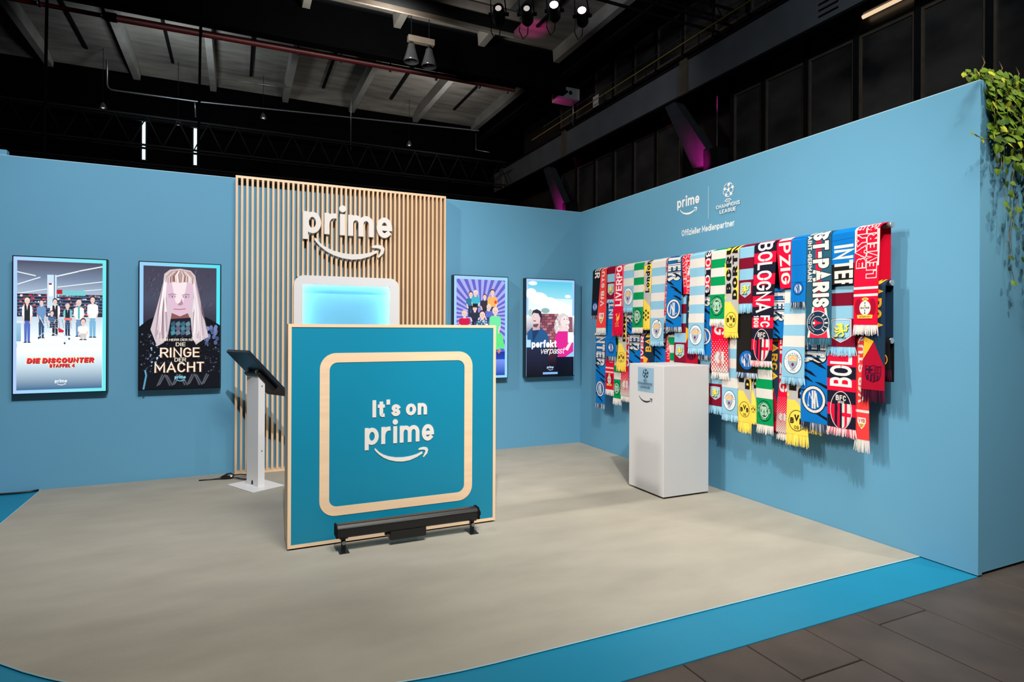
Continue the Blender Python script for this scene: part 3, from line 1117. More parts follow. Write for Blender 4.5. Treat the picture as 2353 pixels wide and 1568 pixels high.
p.grad(178, 755, 220, 940, C(160, 200, 220), C(120, 170, 195))
p.person(415, 515, 905, 92, C(110, 150, 195), C(50, 80, 120), C(60, 45, 45))
p.person(672, 550, 880, 84, C(120, 200, 200), C(40, 60, 100), C(190, 190, 190), vest=C(40, 45, 60))
p.person(548, 500, 880, 98, C(240, 244, 250), C(45, 45, 60), C(55, 40, 40), vest=C(50, 46, 56))
p.person(785, 510, 890, 104, C(246, 250, 246), C(110, 150, 190), C(225, 205, 190))
p.line([(785, 585), (785, 700)], .012, C(90, 180, 180))
p.person(925, 470, 900, 112, C(250, 250, 246), C(120, 180, 215), C(70, 60, 60))
p.person(280, 500, 950, 100, C(240, 246, 250), C(84, 110, 190), C(240, 225, 190), vest=C(40, 48, 52))
p.person(520, 625, 800, 78, C(70, 100, 140), C(40, 44, 60), C(60, 44, 44), True)
# trolley
for i in range(8):
    p.line([(420 + i * 40, 705 + i * 3), (445 + i * 38, 800 + i * 1)], .0022, C(90, 110, 135))
for i in range(5):
    p.line([(415 + i * 7, 705 + i * 24), (728 - i * 6, 728 + i * 19)], .0022, C(150, 170, 190))
p.line([(400, 690), (470, 830), (660, 920), (650, 960)], .005, C(215, 228, 238))
p.line([(470, 830), (395, 890)], .004, C(215, 228, 238))
p.line([(560, 800), (690, 910)], .004, C(190, 210, 225))
p.rect(640, 700, 718, 724, C(230, 120, 120))
p.poly([(580, 800), (640, 830), (630, 850), (585, 850)], C(205, 40, 60))
for x, y in ((645, 960), (690, 915), (432, 893), (392, 905)):
    p.ell(x, y, 10, 12, C(70, 80, 100), 10)
p.person(830, 700, 925, 110, C(240, 240, 238), C(205, 200, 196), C(80, 45, 45), True)
for s_, y, h, x, w in (('DIE DISCOUNTER', 1160, 52, 275, 660), ('STAFFEL 4', 1204, 34, 492, 250)):
    p.text(s_, x, y, h, w, C(250, 232, 200), t=.2, shear=.12, grow=.17, sp=.1)
    p.text(s_, x + 5, y + 6, h, w, C(80, 14, 30), t=.24, shear=.12, sp=.1)
    p.text(s_, x, y, h, w, C(226, 46, 58), t=.24, shear=.12, sp=.1)
p.prime(550, 1362, 120, C(245, 250, 252))
p.build(g1, -4.876, .743)

# --- poster with dark armour colours: plain generic stand-in
t2, g2 = screen(-4.094, 'portrait screen in dark grey tones with a pale long haired shape and title')
p = Poster(146, 98, 998, 1462)
border(p, C(150, 200, 240), C(80, 220, 235))
p.grad(185, 135, 958, 500, C(66, 62, 80), C(72, 74, 94))
p.grad(185, 500, 958, 800, C(72, 74, 94), C(46, 40, 56))
for i in range(90):
    x, y = rp.uniform(195, 925), rp.uniform(205, 640)
    g = rp.uniform(52, 104)
    p.line([(x, y), (x + rp.uniform(4, 24), y - rp.uniform(14, 50))], rp.uniform(.002, .006), C(g, g * .98, g * 1.18))
# dark coat of overlapping plates
p.fan([(146, 790), (230, 720), (330, 670), (820, 670), (900, 710), (998, 770), (998, 1462), (146, 1462)], C(15, 17, 25))
for i in range(330):
    x, y = rp.uniform(150, 985), rp.uniform(800, 1290)
    if y < 800 + abs(x - 570) * -.1:
        continue
    s_ = rp.uniform(5, 19)
    g = rp.choice([26, 34, 44, 58, 80, 120]) * rp.uniform(.75, 1)
    if 330 < x < 820 and y > 930:
        g *= .5
    if 240 < x < 380 and 890 < y < 1240:
        g = rp.choice([60, 120, 190, 220])
    p.poly([(x, y), (x + s_, y - s_ * .5), (x + s_ * 1.3, y + s_ * .4), (x + s_ * .4, y + s_)], C(g * .82, g * .95, g * 1.12))
for i in range(16):
    x, y = rp.uniform(850, 980), rp.uniform(790, 980)
    p.ell(x, y, 20, 26, C(60 + i * 4, 74 + i * 4, 110 + i * 5), 9)
# a plain head with long pale hair
p.fan([(392, 300), (402, 220), (460, 172), (570, 158), (680, 176), (728, 230), (744, 330), (780, 480), (800, 640), (850, 780), (872, 900), (800, 940), (740, 985), (690, 900), (668, 700), (570, 640), (478, 700), (450, 860), (400, 960), (330, 1000), (262, 820), (322, 600), (362, 440)], C(206, 192, 198))
for i in range(60):
    lf = i % 2 == 0
    f = rp.random()
    x0 = (392 + f * 40) if lf else (706 + f * 36)
    x2 = (300 + f * 150) if lf else (690 + f * 170)
    c = rp.choice([C(246, 240, 240), C(232, 222, 224), C(170, 140, 156), C(190, 166, 180), C(140, 112, 124)])
    p.line([(x0, 300), ((x0 + x2) / 2 + (-12 if lf else 12), 620), (x2, rp.uniform(820, 950))], rp.uniform(.0022, .005), c)
p.fan([(418, 330), (450, 290), (570, 300), (690, 290), (712, 330), (708, 440), (690, 560), (640, 650), (560, 682), (490, 640), (440, 560), (416, 450)], C(216, 186, 204))
p.fan([(480, 310), (640, 305), (620, 420), (600, 520), (560, 560), (520, 520), (500, 420)], C(238, 222, 226))
for x in (486, 630):
    p.ell(x, 462, 40, 17, C(190, 156, 180), 14)
    p.ell(x, 464, 20, 8, C(226, 222, 230), 10)
    p.ell(x, 464, 9, 8, C(90, 84, 110), 10)
    p.line([(x - 38, 444), (x, 434), (x + 38, 440)], .005, C(132, 96, 110))
p.fan([(540, 545), (565, 562), (600, 545), (586, 480), (572, 520)], C(176, 132, 156))
p.line([(505, 598), (560, 602), (622, 594)], .006, C(176, 88, 108))
p.fan([(480, 640), (560, 684), (650, 640), (680, 710), (470, 710)], C(140, 84, 84))
p.fan([(430, 320), (420, 250), (470, 190), (570, 172), (676, 190), (716, 250), (704, 320), (650, 292), (570, 312), (490, 292)], C(186, 154, 150))
for i in range(44):
    sd = -1 if i % 2 else 1
    f = (i // 2) / 21
    x = 570 + sd * (8 + f * 128)
    c = rp.choice([C(226, 208, 206), C(146, 98, 90), C(120, 78, 74), C(206, 182, 178), C(244, 236, 234)])
    p.line([(570 + sd * (4 + f * 60), 180 + f * 14), (570 + sd * (20 + f * 110), 226 + f * 30), (x, 306 - 14 * math.sin(f * PI) + f * 20)], .0034, c)
p.line([(420, 320), (408, 470), (420, 620)], .012, C(240, 232, 232))
p.line([(712, 320), (722, 470), (706, 620)], .012, C(228, 216, 220))
p.poly([(470, 705), (680, 690), (700, 900), (440, 900)], C(24, 30, 40))
for i in range(12):
    x, y = 470 + (i % 4) * 52, 750 + (i // 4) * 48
    p.poly([(x, y), (x + 40, y - 24), (x + 54, y + 20), (x + 10, y + 38)], C(52 + (i * 37) % 70, 86 + (i * 37) % 60, 108 + (i * 31) % 50))
GOLD = C(244, 232, 214)
p.text('DER HERR DER RINGE', 370, 944, 26, 405, GOLD, t=.13)
p.text('DIE', 525, 1000, 40, 102, GOLD, t=.13)
p.text('RINGE', 365, 1122, 104, 415, C(120, 78, 50), t=.14, grow=.03)
p.text('RINGE', 362, 1120, 104, 415, GOLD, t=.12)
p.text('DER', 512, 1168, 42, 122, GOLD, t=.13)
p.text('MACHT', 308, 1284, 108, 520, C(120, 78, 50), t=.14, grow=.03)
p.text('MACHT', 305, 1282, 108, 520, GOLD, t=.12)
for i in range(7):
    for k in range(5):
        x = 325 + i * 78
        q = 6 if i % 2 else -6
        p.line([(x + k * 10, 1300 + k * 4), (x + 55 + k * 9, 1430 - k * 6)] if i % 2 else [(x + k * 10, 1430 - k * 5), (x + 55 + k * 9, 1300 + k * 5)], .0022, C(150, 158, 170) if k % 2 else C(70, 74, 84))
p.line([(212, 1260), (222, 1310), (196, 1450)], .012, C(90, 150, 180))
p.prime(515, 1352, 116, C(130, 220, 240))
p.build(g2, -4.086, .743)

# --- poster with sunrays and a crowd of comedians
t3, g3 = screen(-1.481, 'portrait screen with violet sunrays and a stacked crowd, half hidden by the counter')
p = Poster(138, 128, 820, 1440)
border(p, C(165, 205, 250), C(150, 210, 250))
p.rect(168, 168, 786, 1408, C(92, 100, 196))
cx, cy = 475, 640
for i in range(36):
    a0, a1 = 2 * PI * i / 36, 2 * PI * (i + .5) / 36
    q = []
    for a in (a0, a1):
        dx, dy = math.cos(a), math.sin(a)
        t = min(((786 - cx) if dx > 0 else (cx - 168)) / max(abs(dx), 1e-6), ((1408 - cy) if dy > 0 else (cy - 168)) / max(abs(dy), 1e-6))
        q.append((cx + dx * t, cy + dy * t))
    p.poly([(cx, cy), q[0], q[1]], C(172, 168, 232))
p.grad(168, 1100, 786, 1200, C(20, 50, 150), C(30, 70, 180))
p.grad(168, 1200, 786, 1408, C(120, 150, 240), C(10, 70, 170))
p.person(345, 320, 640, 120, C(40, 120, 150), C(40, 50, 80), C(80, 60, 60))
p.person(405, 305, 640, 110, C(60, 180, 200), C(30, 40, 60), C(235, 225, 200))
p.person(520, 350, 680, 110, C(50, 46, 60), C(40, 40, 60), C(90, 60, 50))
p.person(620, 285, 700, 130, C(250, 178, 100), C(60, 60, 110), C(90, 60, 50))
p.ell(660, 455, 18, 24, C(230, 70, 40), 10)
p.person(575, 480, 760, 120, C(90, 110, 200), C(60, 60, 120), C(230, 215, 180))
p.person(395, 490, 780, 130, C(36, 48, 70), C(30, 40, 60), C(30, 30, 36))
p.rect(345, 515, 450, 528, C(28, 30, 36))
p.rect(365, 478, 430, 520, C(28, 30, 36))
p.person(265, 560, 900, 140, C(206, 20, 70), C(60, 30, 80), C(210, 190, 180))
p.person(655, 520, 1080, 150, C(110, 230, 160), C(96, 226, 130), C(236, 220, 190))
p.poly([(690, 860), (745, 860), (784, 1060), (700, 1060)], C(96, 226, 130))
p.person(490, 560, 1080, 170, C(60, 110, 150), C(40, 50, 90), C(60, 46, 46))
for i in range(40):
    x, y = rp.uniform(410, 570), rp.uniform(690, 790)
    p.ell(x, y, 7, 9, rp.choice([C(240, 244, 250), C(40, 60, 90)]), 7)
p.rect(690, 1080, 716, 1120, C(235, 120, 60))
p.build(g3, -1.473, .743)

# --- poster with a couple at a brick wall
t4, g4 = screen(-.699, 'portrait screen with a couple before a brick wall under a bright sky')
p = Poster(1070, 168, 1688, 1440)
border(p, C(165, 205, 250), C(150, 200, 250))
p.grad(1096, 196, 1660, 420, C(90, 195, 225), C(150, 220, 236))
p.grad(1096, 420, 1660, 640, C(214, 240, 246), C(244, 246, 246))
p.grad(1070, 640, 1688, 900, C(236, 240, 244), C(120, 110, 130))
for x, y, rx, ry in ((1150, 225, 55, 28), (1130, 360, 70, 70), (1220, 420, 120, 80), (1340, 470, 130, 70), (1470, 520, 120, 70), (1590, 560, 80, 70), (1600, 385, 40, 22)):
    p.ell(x, y, rx if x + rx < 1660 else 1660 - x, ry, C(246, 250, 250), 16)
p.ell(1310, 580, 55, 36, C(140, 180, 180), 9)
p.ell(1120, 610, 26, 50, C(170, 200, 196), 9)
p.rect(1240, 620, 1480, 1060, C(90, 56, 76))
for r in range(12):
    y = 622 + r * 37
    for k in range(4):
        x = 1240 + k * 62 - (r % 2) * 30
        c = rp.choice([C(150, 84, 96), C(168, 104, 112), C(128, 70, 88), C(190, 130, 136)])
        p.poly([(max(x, 1240), y + (4 if x < 1370 else 0)), (min(x + 56, 1480), y), (min(x + 56, 1480), y + 31), (max(x, 1240), y + 33)], c)
p.rect(1600, 660, 1660, 860, C(130, 74, 96))
for r in range(5):
    p.rect(1604, 664 + r * 38, 1656, 694 + r * 38, C(150, 90, 110))
# man: jacket, neck, head, hair
p.fan([(1080, 870), (1140, 800), (1250, 800), (1330, 870), (1364, 1010), (1330, 1200), (1090, 1200)], C(36, 88, 140))
p.poly([(1140, 800), (1250, 790), (1190, 920), (1150, 1010)], C(24, 60, 100))
p.poly([(1140, 740), (1230, 740), (1240, 830), (1150, 840)], C(206, 170, 176))
p.fan([(1136, 640), (1150, 580), (1200, 562), (1252, 590), (1266, 660), (1250, 730), (1180, 700)], C(44, 42, 60))
p.fan([(1130, 650), (1160, 610), (1220, 620), (1246, 680), (1236, 750), (1190, 796), (1146, 770), (1128, 710)], C(226, 200, 202))
p.ell(1172, 716, 20, 6, C(80, 60, 66), 8)
p.ell(1196, 654, 14, 10, C(248, 248, 248), 8)
p.ell(1160, 660, 10, 9, C(248, 248, 248), 8)
p.ell(1198, 652, 5, 6, C(60, 50, 60), 8)
p.ell(1160, 658, 5, 6, C(60, 50, 60), 8)
p.poly([(1150, 760), (1226, 750), (1200, 800), (1160, 796)], C(96, 80, 92))
# woman: hair, face, pink top, dark skirt
p.fan([(1440, 700), (1470, 640), (1540, 606), (1600, 640), (1620, 720), (1600, 860), (1440, 880), (1420, 800)], C(216, 206, 206))
for i in range(22):
    x, y = rp.uniform(1430, 1500) if i % 2 else rp.uniform(1590, 1612), rp.uniform(680, 860)
    p.ell(x, y, 12, 16, rp.choice([C(236, 226, 222), C(180, 164, 170), C(246, 240, 236)]), 8)
p.fan([(1520, 660), (1570, 640), (1604, 690), (1600, 760), (1560, 800), (1520, 780), (1505, 720)], C(240, 222, 220))
p.ell(1552, 690, 9, 6, C(70, 60, 66), 8)
p.ell(1588, 690, 7, 5, C(70, 60, 66), 8)
p.ell(1580, 762, 10, 4, C(180, 90, 110), 8)
p.poly([(1520, 780), (1570, 790), (1590, 860), (1490, 860)], C(236, 214, 212))
p.fan([(1470, 850), (1590, 850), (1670, 930), (1672, 1120), (1500, 1240), (1440, 1100), (1430, 940)], C(222, 40, 146))
p.poly([(1560, 1090), (1640, 960), (1676, 870), (1680, 950), (1600, 1110)], C(240, 224, 222))
p.rect(1600, 862, 1676, 1000, C(240, 240, 244))
p.grad(1070, 1060, 1470, 1440, C(30, 40, 70), C(4, 8, 20))
p.grad(1440, 1190, 1680, 1440, C(16, 18, 40), C(4, 8, 20))
p.grad(1350, 1060, 1450, 1300, C(80, 46, 66), C(12, 12, 28))
p.rect(1068, 962, 1124, 1060, C(170, 220, 240))
p.text('perfekt', 1134, 1064, 100, 318, C(250, 250, 250), t=.2, sp=.05)
p.text('verpasst', 1240, 1146, 88, 310, C(250, 250, 250), t=.1, shear=.28, sp=.04)
p.prime(1330, 1338, 84, C(200, 225, 250))
p.rect(1278, 1388, 1468, 1416, C(130, 180, 240))
p.build(g4, -.691, .743)

# ================================================================== SCARF RAILS
RODX = -0.10
RODZ = {1: 1.829, 2: 1.508, 3: 1.187}
for row, nm in ((1, 'top'), (2, 'middle'), (3, 'bottom')):
    r_ = thing('steel_rail', 'brushed steel %s rail holding football scarves on the right wall' % nm, 'rail', 'steel scarf rails')
    z = RODZ[row] - .006
    part('tube', MB().tube([(RODX, -.46, z), (RODX, -3.452, z)], .0155, 16), M_steel, r_)
    part('end_cap', MB().tube([(RODX, -3.452, z), (RODX, -3.458, z)], .0165, 16), M_steel, r_)
    for y in (-.55, -1.95, -3.36):
        part('wall_mount', MB().tube([(-.001, y, z), (RODX + .012, y, z)], .008, 10), M_steel, r_)

WHT, SKY, CLAR = C(218, 213, 207), C(136, 188, 214), C(122, 14, 42)
GRN, BLK, NVY = C(0, 146, 82), C(26, 24, 24), C(24, 26, 44)
RED, IBLU, YEL = C(226, 16, 58), C(8, 112, 190), C(246, 212, 84)
GREY, TEAL, CORAL = C(184, 180, 176), C(40, 86, 108), C(240, 62, 62)
ORA, BNAV, BCLA, PUR = C(246, 180, 50), C(26, 50, 72), C(168, 12, 44), C(66, 14, 40)
FGR = [C(150, 160, 176), C(74, 88, 108), C(186, 190, 196), C(40, 50, 70)]


def vtext(a, s, xa, xb, va, vb, d, col, t=.2, sp=.1, grow=0):
    P, W = text_polys(s, t, 1.0, sp, 0, grow)
    k, h = (vb - va) / W, xb - xa
    if d == 'down':
        a.polys([[(xa + b * h, va + q * k) for (q, b) in p] for p in P], col)
    else:
        a.polys([[(xb - b * h, vb - q * k) for (q, b) in p] for p in P], col)


def arctext(a, s, cx, cy, r, a0, a1, h, col, inside=False):
    """letters along an arc; angles in degrees, y runs downwards"""
    n = len(s)
    for k, ch in enumerate(s):
        if ch == ' ':
            continue
        t = math.radians(a0 + (a1 - a0) * (k + .5) / n)
        P, W = text_polys(ch, .2, .8)
        L = []
        for p in P:
            q2 = []
            for (q, b) in p:
                rr = r + (b * h if not inside else -b * h)
                tt = (q - W / 2) * h * (1 if not inside else -1)
                q2.append((cx + rr * math.cos(t) - tt * -math.sin(t), cy - rr * math.sin(t) + tt * math.cos(t)))
            L.append(q2)
        a.polys(L, col)


def e_inter(a, cx, cy, r, dark=False):
    if dark:
        a.ell(cx, cy, r, r, C(14, 30, 60))
        a.ell(cx, cy, r * .92, r * .92, C(20, 100, 180))
        a.ell(cx, cy, r * .68, r * .68, WHT)
        fg, bg = C(20, 84, 160), WHT
    else:
        a.ell(cx, cy, r * 1.06, r * 1.06, C(16, 22, 40))
        a.ell(cx, cy, r, r, WHT)
        a.ell(cx, cy, r * .80, r * .80, C(16, 40, 90))
        a.ell(cx, cy, r * .75, r * .75, C(12, 100, 180))
        fg, bg = WHT, IBLU
    t = r * .15
    q = r * .46
    a.line([(cx - q, cy + q * 1.0), (cx - q * .8, cy - q * .9), (cx - q * .1, cy + q * .6), (cx + q * .5, cy - q * .9), (cx + q * .8, cy + q)], t, fg)
    a.line([(cx - q * .2, cy - q * 1.3), (cx - q * .2, cy + q * 1.3)], t, fg)
    a.line([(cx + q * .25, cy - q * 1.3), (cx + q * .25, cy + q * 1.3)], t, fg)


def e_city(a, cx, cy, r):
    a.ell(cx, cy, r * 1.04, r * 1.2, C(70, 104, 130))
    a.ell(cx, cy, r * .97, r * 1.13, C(228, 230, 232))
    a.ring(cx, cy, r * .72, r * .86, r * .04, C(150, 170, 184))
    arctext(a, 'MANCHESTER', cx, cy + r * .1, r * .80, 165, 15, r * .15, C(110, 130, 150))
    arctext(a, 'CITY', cx, cy + r * .0, r * .96, 250, 290, r * .14, C(110, 130, 150), True)
    a.shape([(-.5, -.62), (.5, -.62), (.52, .1), (.3, .5), (0, .74), (-.3, .5), (-.52, .1)], C(150, 150, 140), cx, cy, r)
    a.shape([(-.44, -.56), (.44, -.56), (.46, .08), (.26, .44), (0, .66), (-.26, .44), (-.46, .08)], C(140, 176, 202), cx, cy, r)
    a.poly([(cx - r * .44, cy - r * .56), (cx + r * .44, cy - r * .56), (cx + r * .45, cy - r * .04), (cx - r * .45, cy - r * .04)], C(236, 196, 150))
    a.line([(cx - r * .3, cy - r * .2), (cx, cy - r * .42), (cx + r * .3, cy - r * .2)], r * .09, C(222, 170, 110))
    a.ell(cx, cy + r * .28, r * .15, r * .17, C(140, 24, 70), 10)


def e_celtic(a, cx, cy, r):
    a.ell(cx, cy, r * 1.0, r * 1.22, C(10, 54, 34))
    a.ell(cx, cy, r * .93, r * 1.14, C(0, 140, 80))
    a.ell(cx, cy, r * .70, r * .88, C(14, 60, 38))
    a.ell(cx, cy, r * .66, r * .84, WHT)
    a.ell(cx, cy, r * .56, r * .72, C(10, 90, 56))
    for i in range(4):
        t = math.radians(45 + 90 * i)
        x, y = cx + r * .27 * math.cos(t), cy + r * .34 * math.sin(t)
        a.ell(x, y, r * .25, r * .3, C(168, 214, 184), 12)
        a.line([(cx, cy), (x + r * .1 * math.cos(t), y + r * .1 * math.sin(t))], r * .03, C(14, 70, 44))
    a.line([(cx, cy), (cx + r * .06, cy + r * .62)], r * .07, C(14, 60, 40))
    arctext(a, 'THE CELTIC FOOTBALL CLUB', cx, cy, r * .80, 195, -15, r * .17, C(190, 226, 200))
    arctext(a, '1888', cx, cy, r * 1.02, 245, 295, r * .17, C(190, 226, 200), True)


def e_bvb(a, cx, cy, r):
    a.ring(cx, cy, r, r * 1.14, r * .06, BLK, 28)
    h = r * .62
    a.text('B', cx - r * .78, cy + h * .55, h, BLK, w=r * .44, t=.22, flip=-1)
    a.text('V', cx - r * .28, cy + h * .02, h * 1.05, BLK, w=r * .56, t=.22, flip=-1)
    a.text('B', cx + r * .34, cy + h * .55, h, BLK, w=r * .44, t=.22, flip=-1)
    a.text('09', cx, cy + r * .92, r * .38, BLK, w=r * .52, t=.12, align='c', flip=-1)


def e_villa(a, cx, cy, r):
    sh = [(-.92, -.95), (-.3, -1.0), (.3, -1.0), (.92, -.95), (.96, .45), (.6, .72), (0, 1.02), (-.6, .72), (-.96, .45)]
    a.shape(sh, C(236, 226, 226), cx, cy, r)
    a.shape([(x * .92, y * .92) for x, y in sh], C(64, 30, 60), cx, cy, r)
    a.shape([(x * .89, y * .89) for x, y in sh], C(150, 196, 222), cx, cy, r)
    y1, g = C(246, 218, 92), C(30, 110, 70)
    for col, o in ((g, .05), (y1, 0)):
        cx2, cy2 = cx + o * r, cy + o * r
        a.ell(cx2 - r * .05, cy2 - r * .42, r * .24, r * .24, col, 10)
        a.poly([(cx2 - r * .2, cy2 - r * .45), (cx2 + r * .15, cy2 - r * .4), (cx2 + r * .26, cy2 + r * .15), (cx2 - r * .08, cy2 + r * .2)], col)
        for L in ([(-.1, -.15), (-.42, -.12), (-.55, -.25)], [(-.05, .0), (-.4, .12), (-.5, .06)], [(.0, .12), (-.28, .3), (-.32, .48), (-.5, .48)],
                  [(.18, .1), (.28, .34), (.12, .5)], [(.2, .0), (.52, .02), (.6, -.2), (.46, -.36), (.66, -.48)], [(-.1, -.45), (-.34, -.5)]):
            a.line([(cx2 + x * r, cy2 + y * r) for x, y in L], r * .13, col)
    a.text('ASTON VILLA', cx, cy + r * .66, r * .15, C(40, 24, 40), w=r * 1.0, t=.22, align='c', flip=-1)


def e_bologna(a, cx, cy, r):
    ry = r * 1.62
    a.ell(cx, cy, r * 1.06, ry * 1.04, C(236, 214, 214), 26)
    a.ell(cx, cy, r * 1.0, ry, NVY, 26)

    def seg(x0, x1, y0, y1, col):
        L = []
        for i in range(10):
            ya, yb = cy + ry * (y0 + (y1 - y0) * i / 10), cy + ry * (y0 + (y1 - y0) * (i + 1) / 10)
            def lim(y, x):
                m = r * .97 * math.sqrt(max(0, 1 - ((y - cy) / ry) ** 2))
                return cx + max(-m, min(m, x * r))
            L.append([(lim(ya, x0), ya), (lim(ya, x1), ya), (lim(yb, x1), yb), (lim(yb, x0), yb)])
        a.polys(L, col)
    seg(-1, -.62, -.3, .97, RED)
    seg(-.36, -.12, -.38, .97, RED)
    seg(.1, 1, -.38, .97, WHT)
    seg(.36, .60, -.38, .97, RED)
    seg(.1, 1, .12, .32, RED)
    a.text('BFC', cx, cy - ry * .52, r * .48, WHT, w=r * 1.0, t=.2, align='c', flip=-1)
    a.text('1909', cx, cy - ry * .38, r * .2, WHT, w=r * .62, t=.2, align='c', flip=-1)


def e_psg(a, cx, cy, r):
    a.ell(cx, cy, r, r, WHT)
    a.ell(cx, cy, r * .95, r * .95, C(24, 48, 74))
    a.ell(cx, cy, r * .56, r * .56, WHT)
    a.ell(cx, cy, r * .52, r * .52, C(24, 48, 74))
    a.poly([(cx + r * .5, cy), (cx + r * .0, cy - r * .12), (cx - r * .38, cy - r * .36), (cx - r * .2, cy), (cx - r * .38, cy + r * .36), (cx, cy + r * .12)][:3] + [(cx - r * .2, cy)], C(226, 30, 60))
    a.poly([(cx + r * .5, cy), (cx - r * .2, cy), (cx - r * .38, cy + r * .36), (cx, cy + r * .12)], C(226, 30, 60))
    a.ell(cx - r * .32, cy, r * .12, r * .12, WHT, 10)
    arctext(a, 'PARIS', cx, cy, r * .62, 62, -62, r * .28, WHT)
    arctext(a, 'SAINT GERMAIN', cx, cy, r * .68, 250, 110, r * .14, WHT)


def e_lev(a, cx, cy, r):
    for s_ in (-1, 1):
        a.ell(cx + s_ * r * .78, cy - r * .1, r * .34, r * .85, C(160, 8, 40), 10)
        a.ell(cx + s_ * r * .68, cy - r * .72, r * .2, r * .26, C(160, 8, 40), 8)
    a.ell(cx, cy - r * .9, r * .34, r * .16, C(246, 206, 90), 12)
    a.text('1904', cx, cy - r * .83, r * .14, BLK, w=r * .4, t=.2, align='c', flip=-1)
    a.ell(cx, cy, r * .58, r * .74, WHT, 20)
    a.text('BAYER', cx, cy + r * .09, r * .19, BLK, w=r * .9, t=.2, align='c', flip=-1)
    for k, ch in enumerate('BAYER'):
        if k != 2:
            a.text(ch, cx, cy + r * (-.42 + k * .255), r * .17, BLK, t=.2, align='c', flip=-1)
    a.poly([(cx - r * .82, cy + r * .7), (cx + r * .82, cy + r * .7), (cx + r * .76, cy + r * 1.06), (cx - r * .76, cy + r * 1.06)], C(246, 196, 80))
    a.text('LEVERKUSEN', cx, cy + r * .97, r * .17, C(110, 60, 20), w=r * 1.2, t=.18, align='c', flip=-1)


def e_vfb(a, cx, cy, r):
    sh = [(-.8, -1.0), (.8, -1.0), (.82, -.2), (.5, .55), (0, 1.15), (-.5, .55), (-.82, -.2)]
    a.shape(sh, C(246, 226, 220), cx, cy, r)
    a.shape([(-.66, 0.1), (.66, .1), (.42, .52), (0, 1.0), (-.42, .52)], C(244, 206, 90), cx, cy, r)
    a.text('VfB', cx, cy - r * .1, r * .7, C(196, 30, 40), w=r * 1.3, t=.17, align='c', flip=-1)
    for k in range(3):
        a.line([(cx - r * (.4 - k * .1), cy + r * (.28 + .2 * k)), (cx + r * (.3 - k * .08), cy + r * (.24 + .2 * k))], r * .07, C(60, 44, 20))


def e_liver(a, cx, cy, r):
    g = C(246, 176, 84)
    a.ell(cx + r * .05, cy + r * .05, r * .34, r * .5, g, 12, .35)
    a.line([(cx - r * .1, cy - r * .3), (cx - r * .3, cy - r * .7), (cx - r * .1, cy - r * .95), (cx - r * .5, cy - r * .82)], r * .2, g)
    a.poly([(cx + r * .0, cy + r * .1), (cx + r * .75, cy - r * 1.3), (cx + r * .62, cy + r * .1), (cx + r * .3, cy + r * .4)], g)
    a.line([(cx - r * .1, cy + r * .4), (cx - r * .25, cy + r * 1.05), (cx - r * .55, cy + r * 1.1)], r * .13, g)
    a.line([(cx + r * .25, cy + r * .4), (cx + r * .35, cy + r * 1.05), (cx + r * .1, cy + r * 1.1)], r * .13, g)
    a.text('LFC', cx, cy + r * 1.75, r * .42, g, w=r * 1.1, t=.15, align='c', flip=-1)


def e_leipzig(a, cx, cy, r):
    a.ell(cx - r * .1, cy, r * .92, r * .92, WHT, 20)
    a.rect(cx - r * .1, cy - r * .82, cx + r * .95, cy + r * .82, WHT)
    a.ring(cx - r * .1, cy, r * .9, r * .9, r * .05, C(190, 40, 60), 20, 90, 270)
    arctext(a, 'RB LEIPZIG', cx - r * .1, cy, r * .62, 245, 115, r * .2, C(150, 60, 70))
    a.ell(cx + r * .22, cy, r * .3, r * .3, C(60, 60, 70), 14)
    a.ell(cx + r * .22, cy, r * .24, r * .24, WHT, 14)
    a.star(cx + r * .22, cy, r * .16, C(40, 40, 50))
    for s_ in (-1, 1):
        a.line([(cx + r * .2, cy + s_ * r * .25), (cx + r * .45, cy + s_ * r * .6), (cx + r * .1, cy + s_ * r * .85), (cx + r * .3, cy + s_ * r * 1.3)], r * .2, C(236, 110, 120))
        a.line([(cx + r * .1, cy + s_ * r * .85), (cx - r * .2, cy + s_ * r * 1.1)], r * .14, C(236, 110, 120))


def e_barca(a, cx, cy, r):
    d = C(52, 14, 48)
    sh = [(-.95, -.9), (-.5, -.82), (0, -1.0), (.5, -.82), (.95, -.9), (.9, .2), (.72, .78), (0, 1.1), (-.72, .78), (-.9, .2)]
    for i in range(len(sh)):
        p, q = sh[i], sh[(i + 1) % len(sh)]
        a.line([(cx + p[0] * r, cy + p[1] * r), (cx + q[0] * r, cy + q[1] * r)], r * .07, d)
    a.line([(cx - r * .45, cy - r * .75), (cx - r * .45, cy - r * .15)], r * .2, d)
    a.line([(cx - r * .75, cy - r * .45), (cx - r * .15, cy - r * .45)], r * .2, d)
    for k in range(4):
        a.line([(cx + r * (.16 + .18 * k), cy - r * .8), (cx + r * (.16 + .18 * k), cy - r * .1)], r * .06, d)
    a.rect(cx - r * .88, cy - r * .05, cx + r * .88, cy + r * .02, d)
    a.text('FCB', cx, cy + r * .24, r * .2, d, w=r * .5, t=.2, align='c', flip=-1)
    for k in (-.6, -.2, .2, .6):
        a.line([(cx + r * k, cy + r * .32), (cx + r * k, cy + r * (.95 - abs(k) * .45))], r * .2, d)


def e_starball(a, cx, cy, r):
    for i in range(6):
        t = math.radians(60 * i + 30)
        a.star(cx + r * .78 * math.cos(t), cy + r * .78 * math.sin(t), r * .3, BLK, 60 * i)
        a.line(arc(cx, cy, r * .8, r * .8, 60 * i + 20, 60 * i + 44, 3), r * .14, BLK)
    a.star(cx, cy, r * .36, BLK)


def stack(L, last, step, cols):
    """bands measured upwards from the hem: last colour first"""
    out = [(L - last, L + .001, cols[0])]
    v = L - last
    i = 1
    while v > 0:
        out.append((max(0, v - step), v, cols[i % 2]))
        v -= step
        i += 1
    return out[::-1]


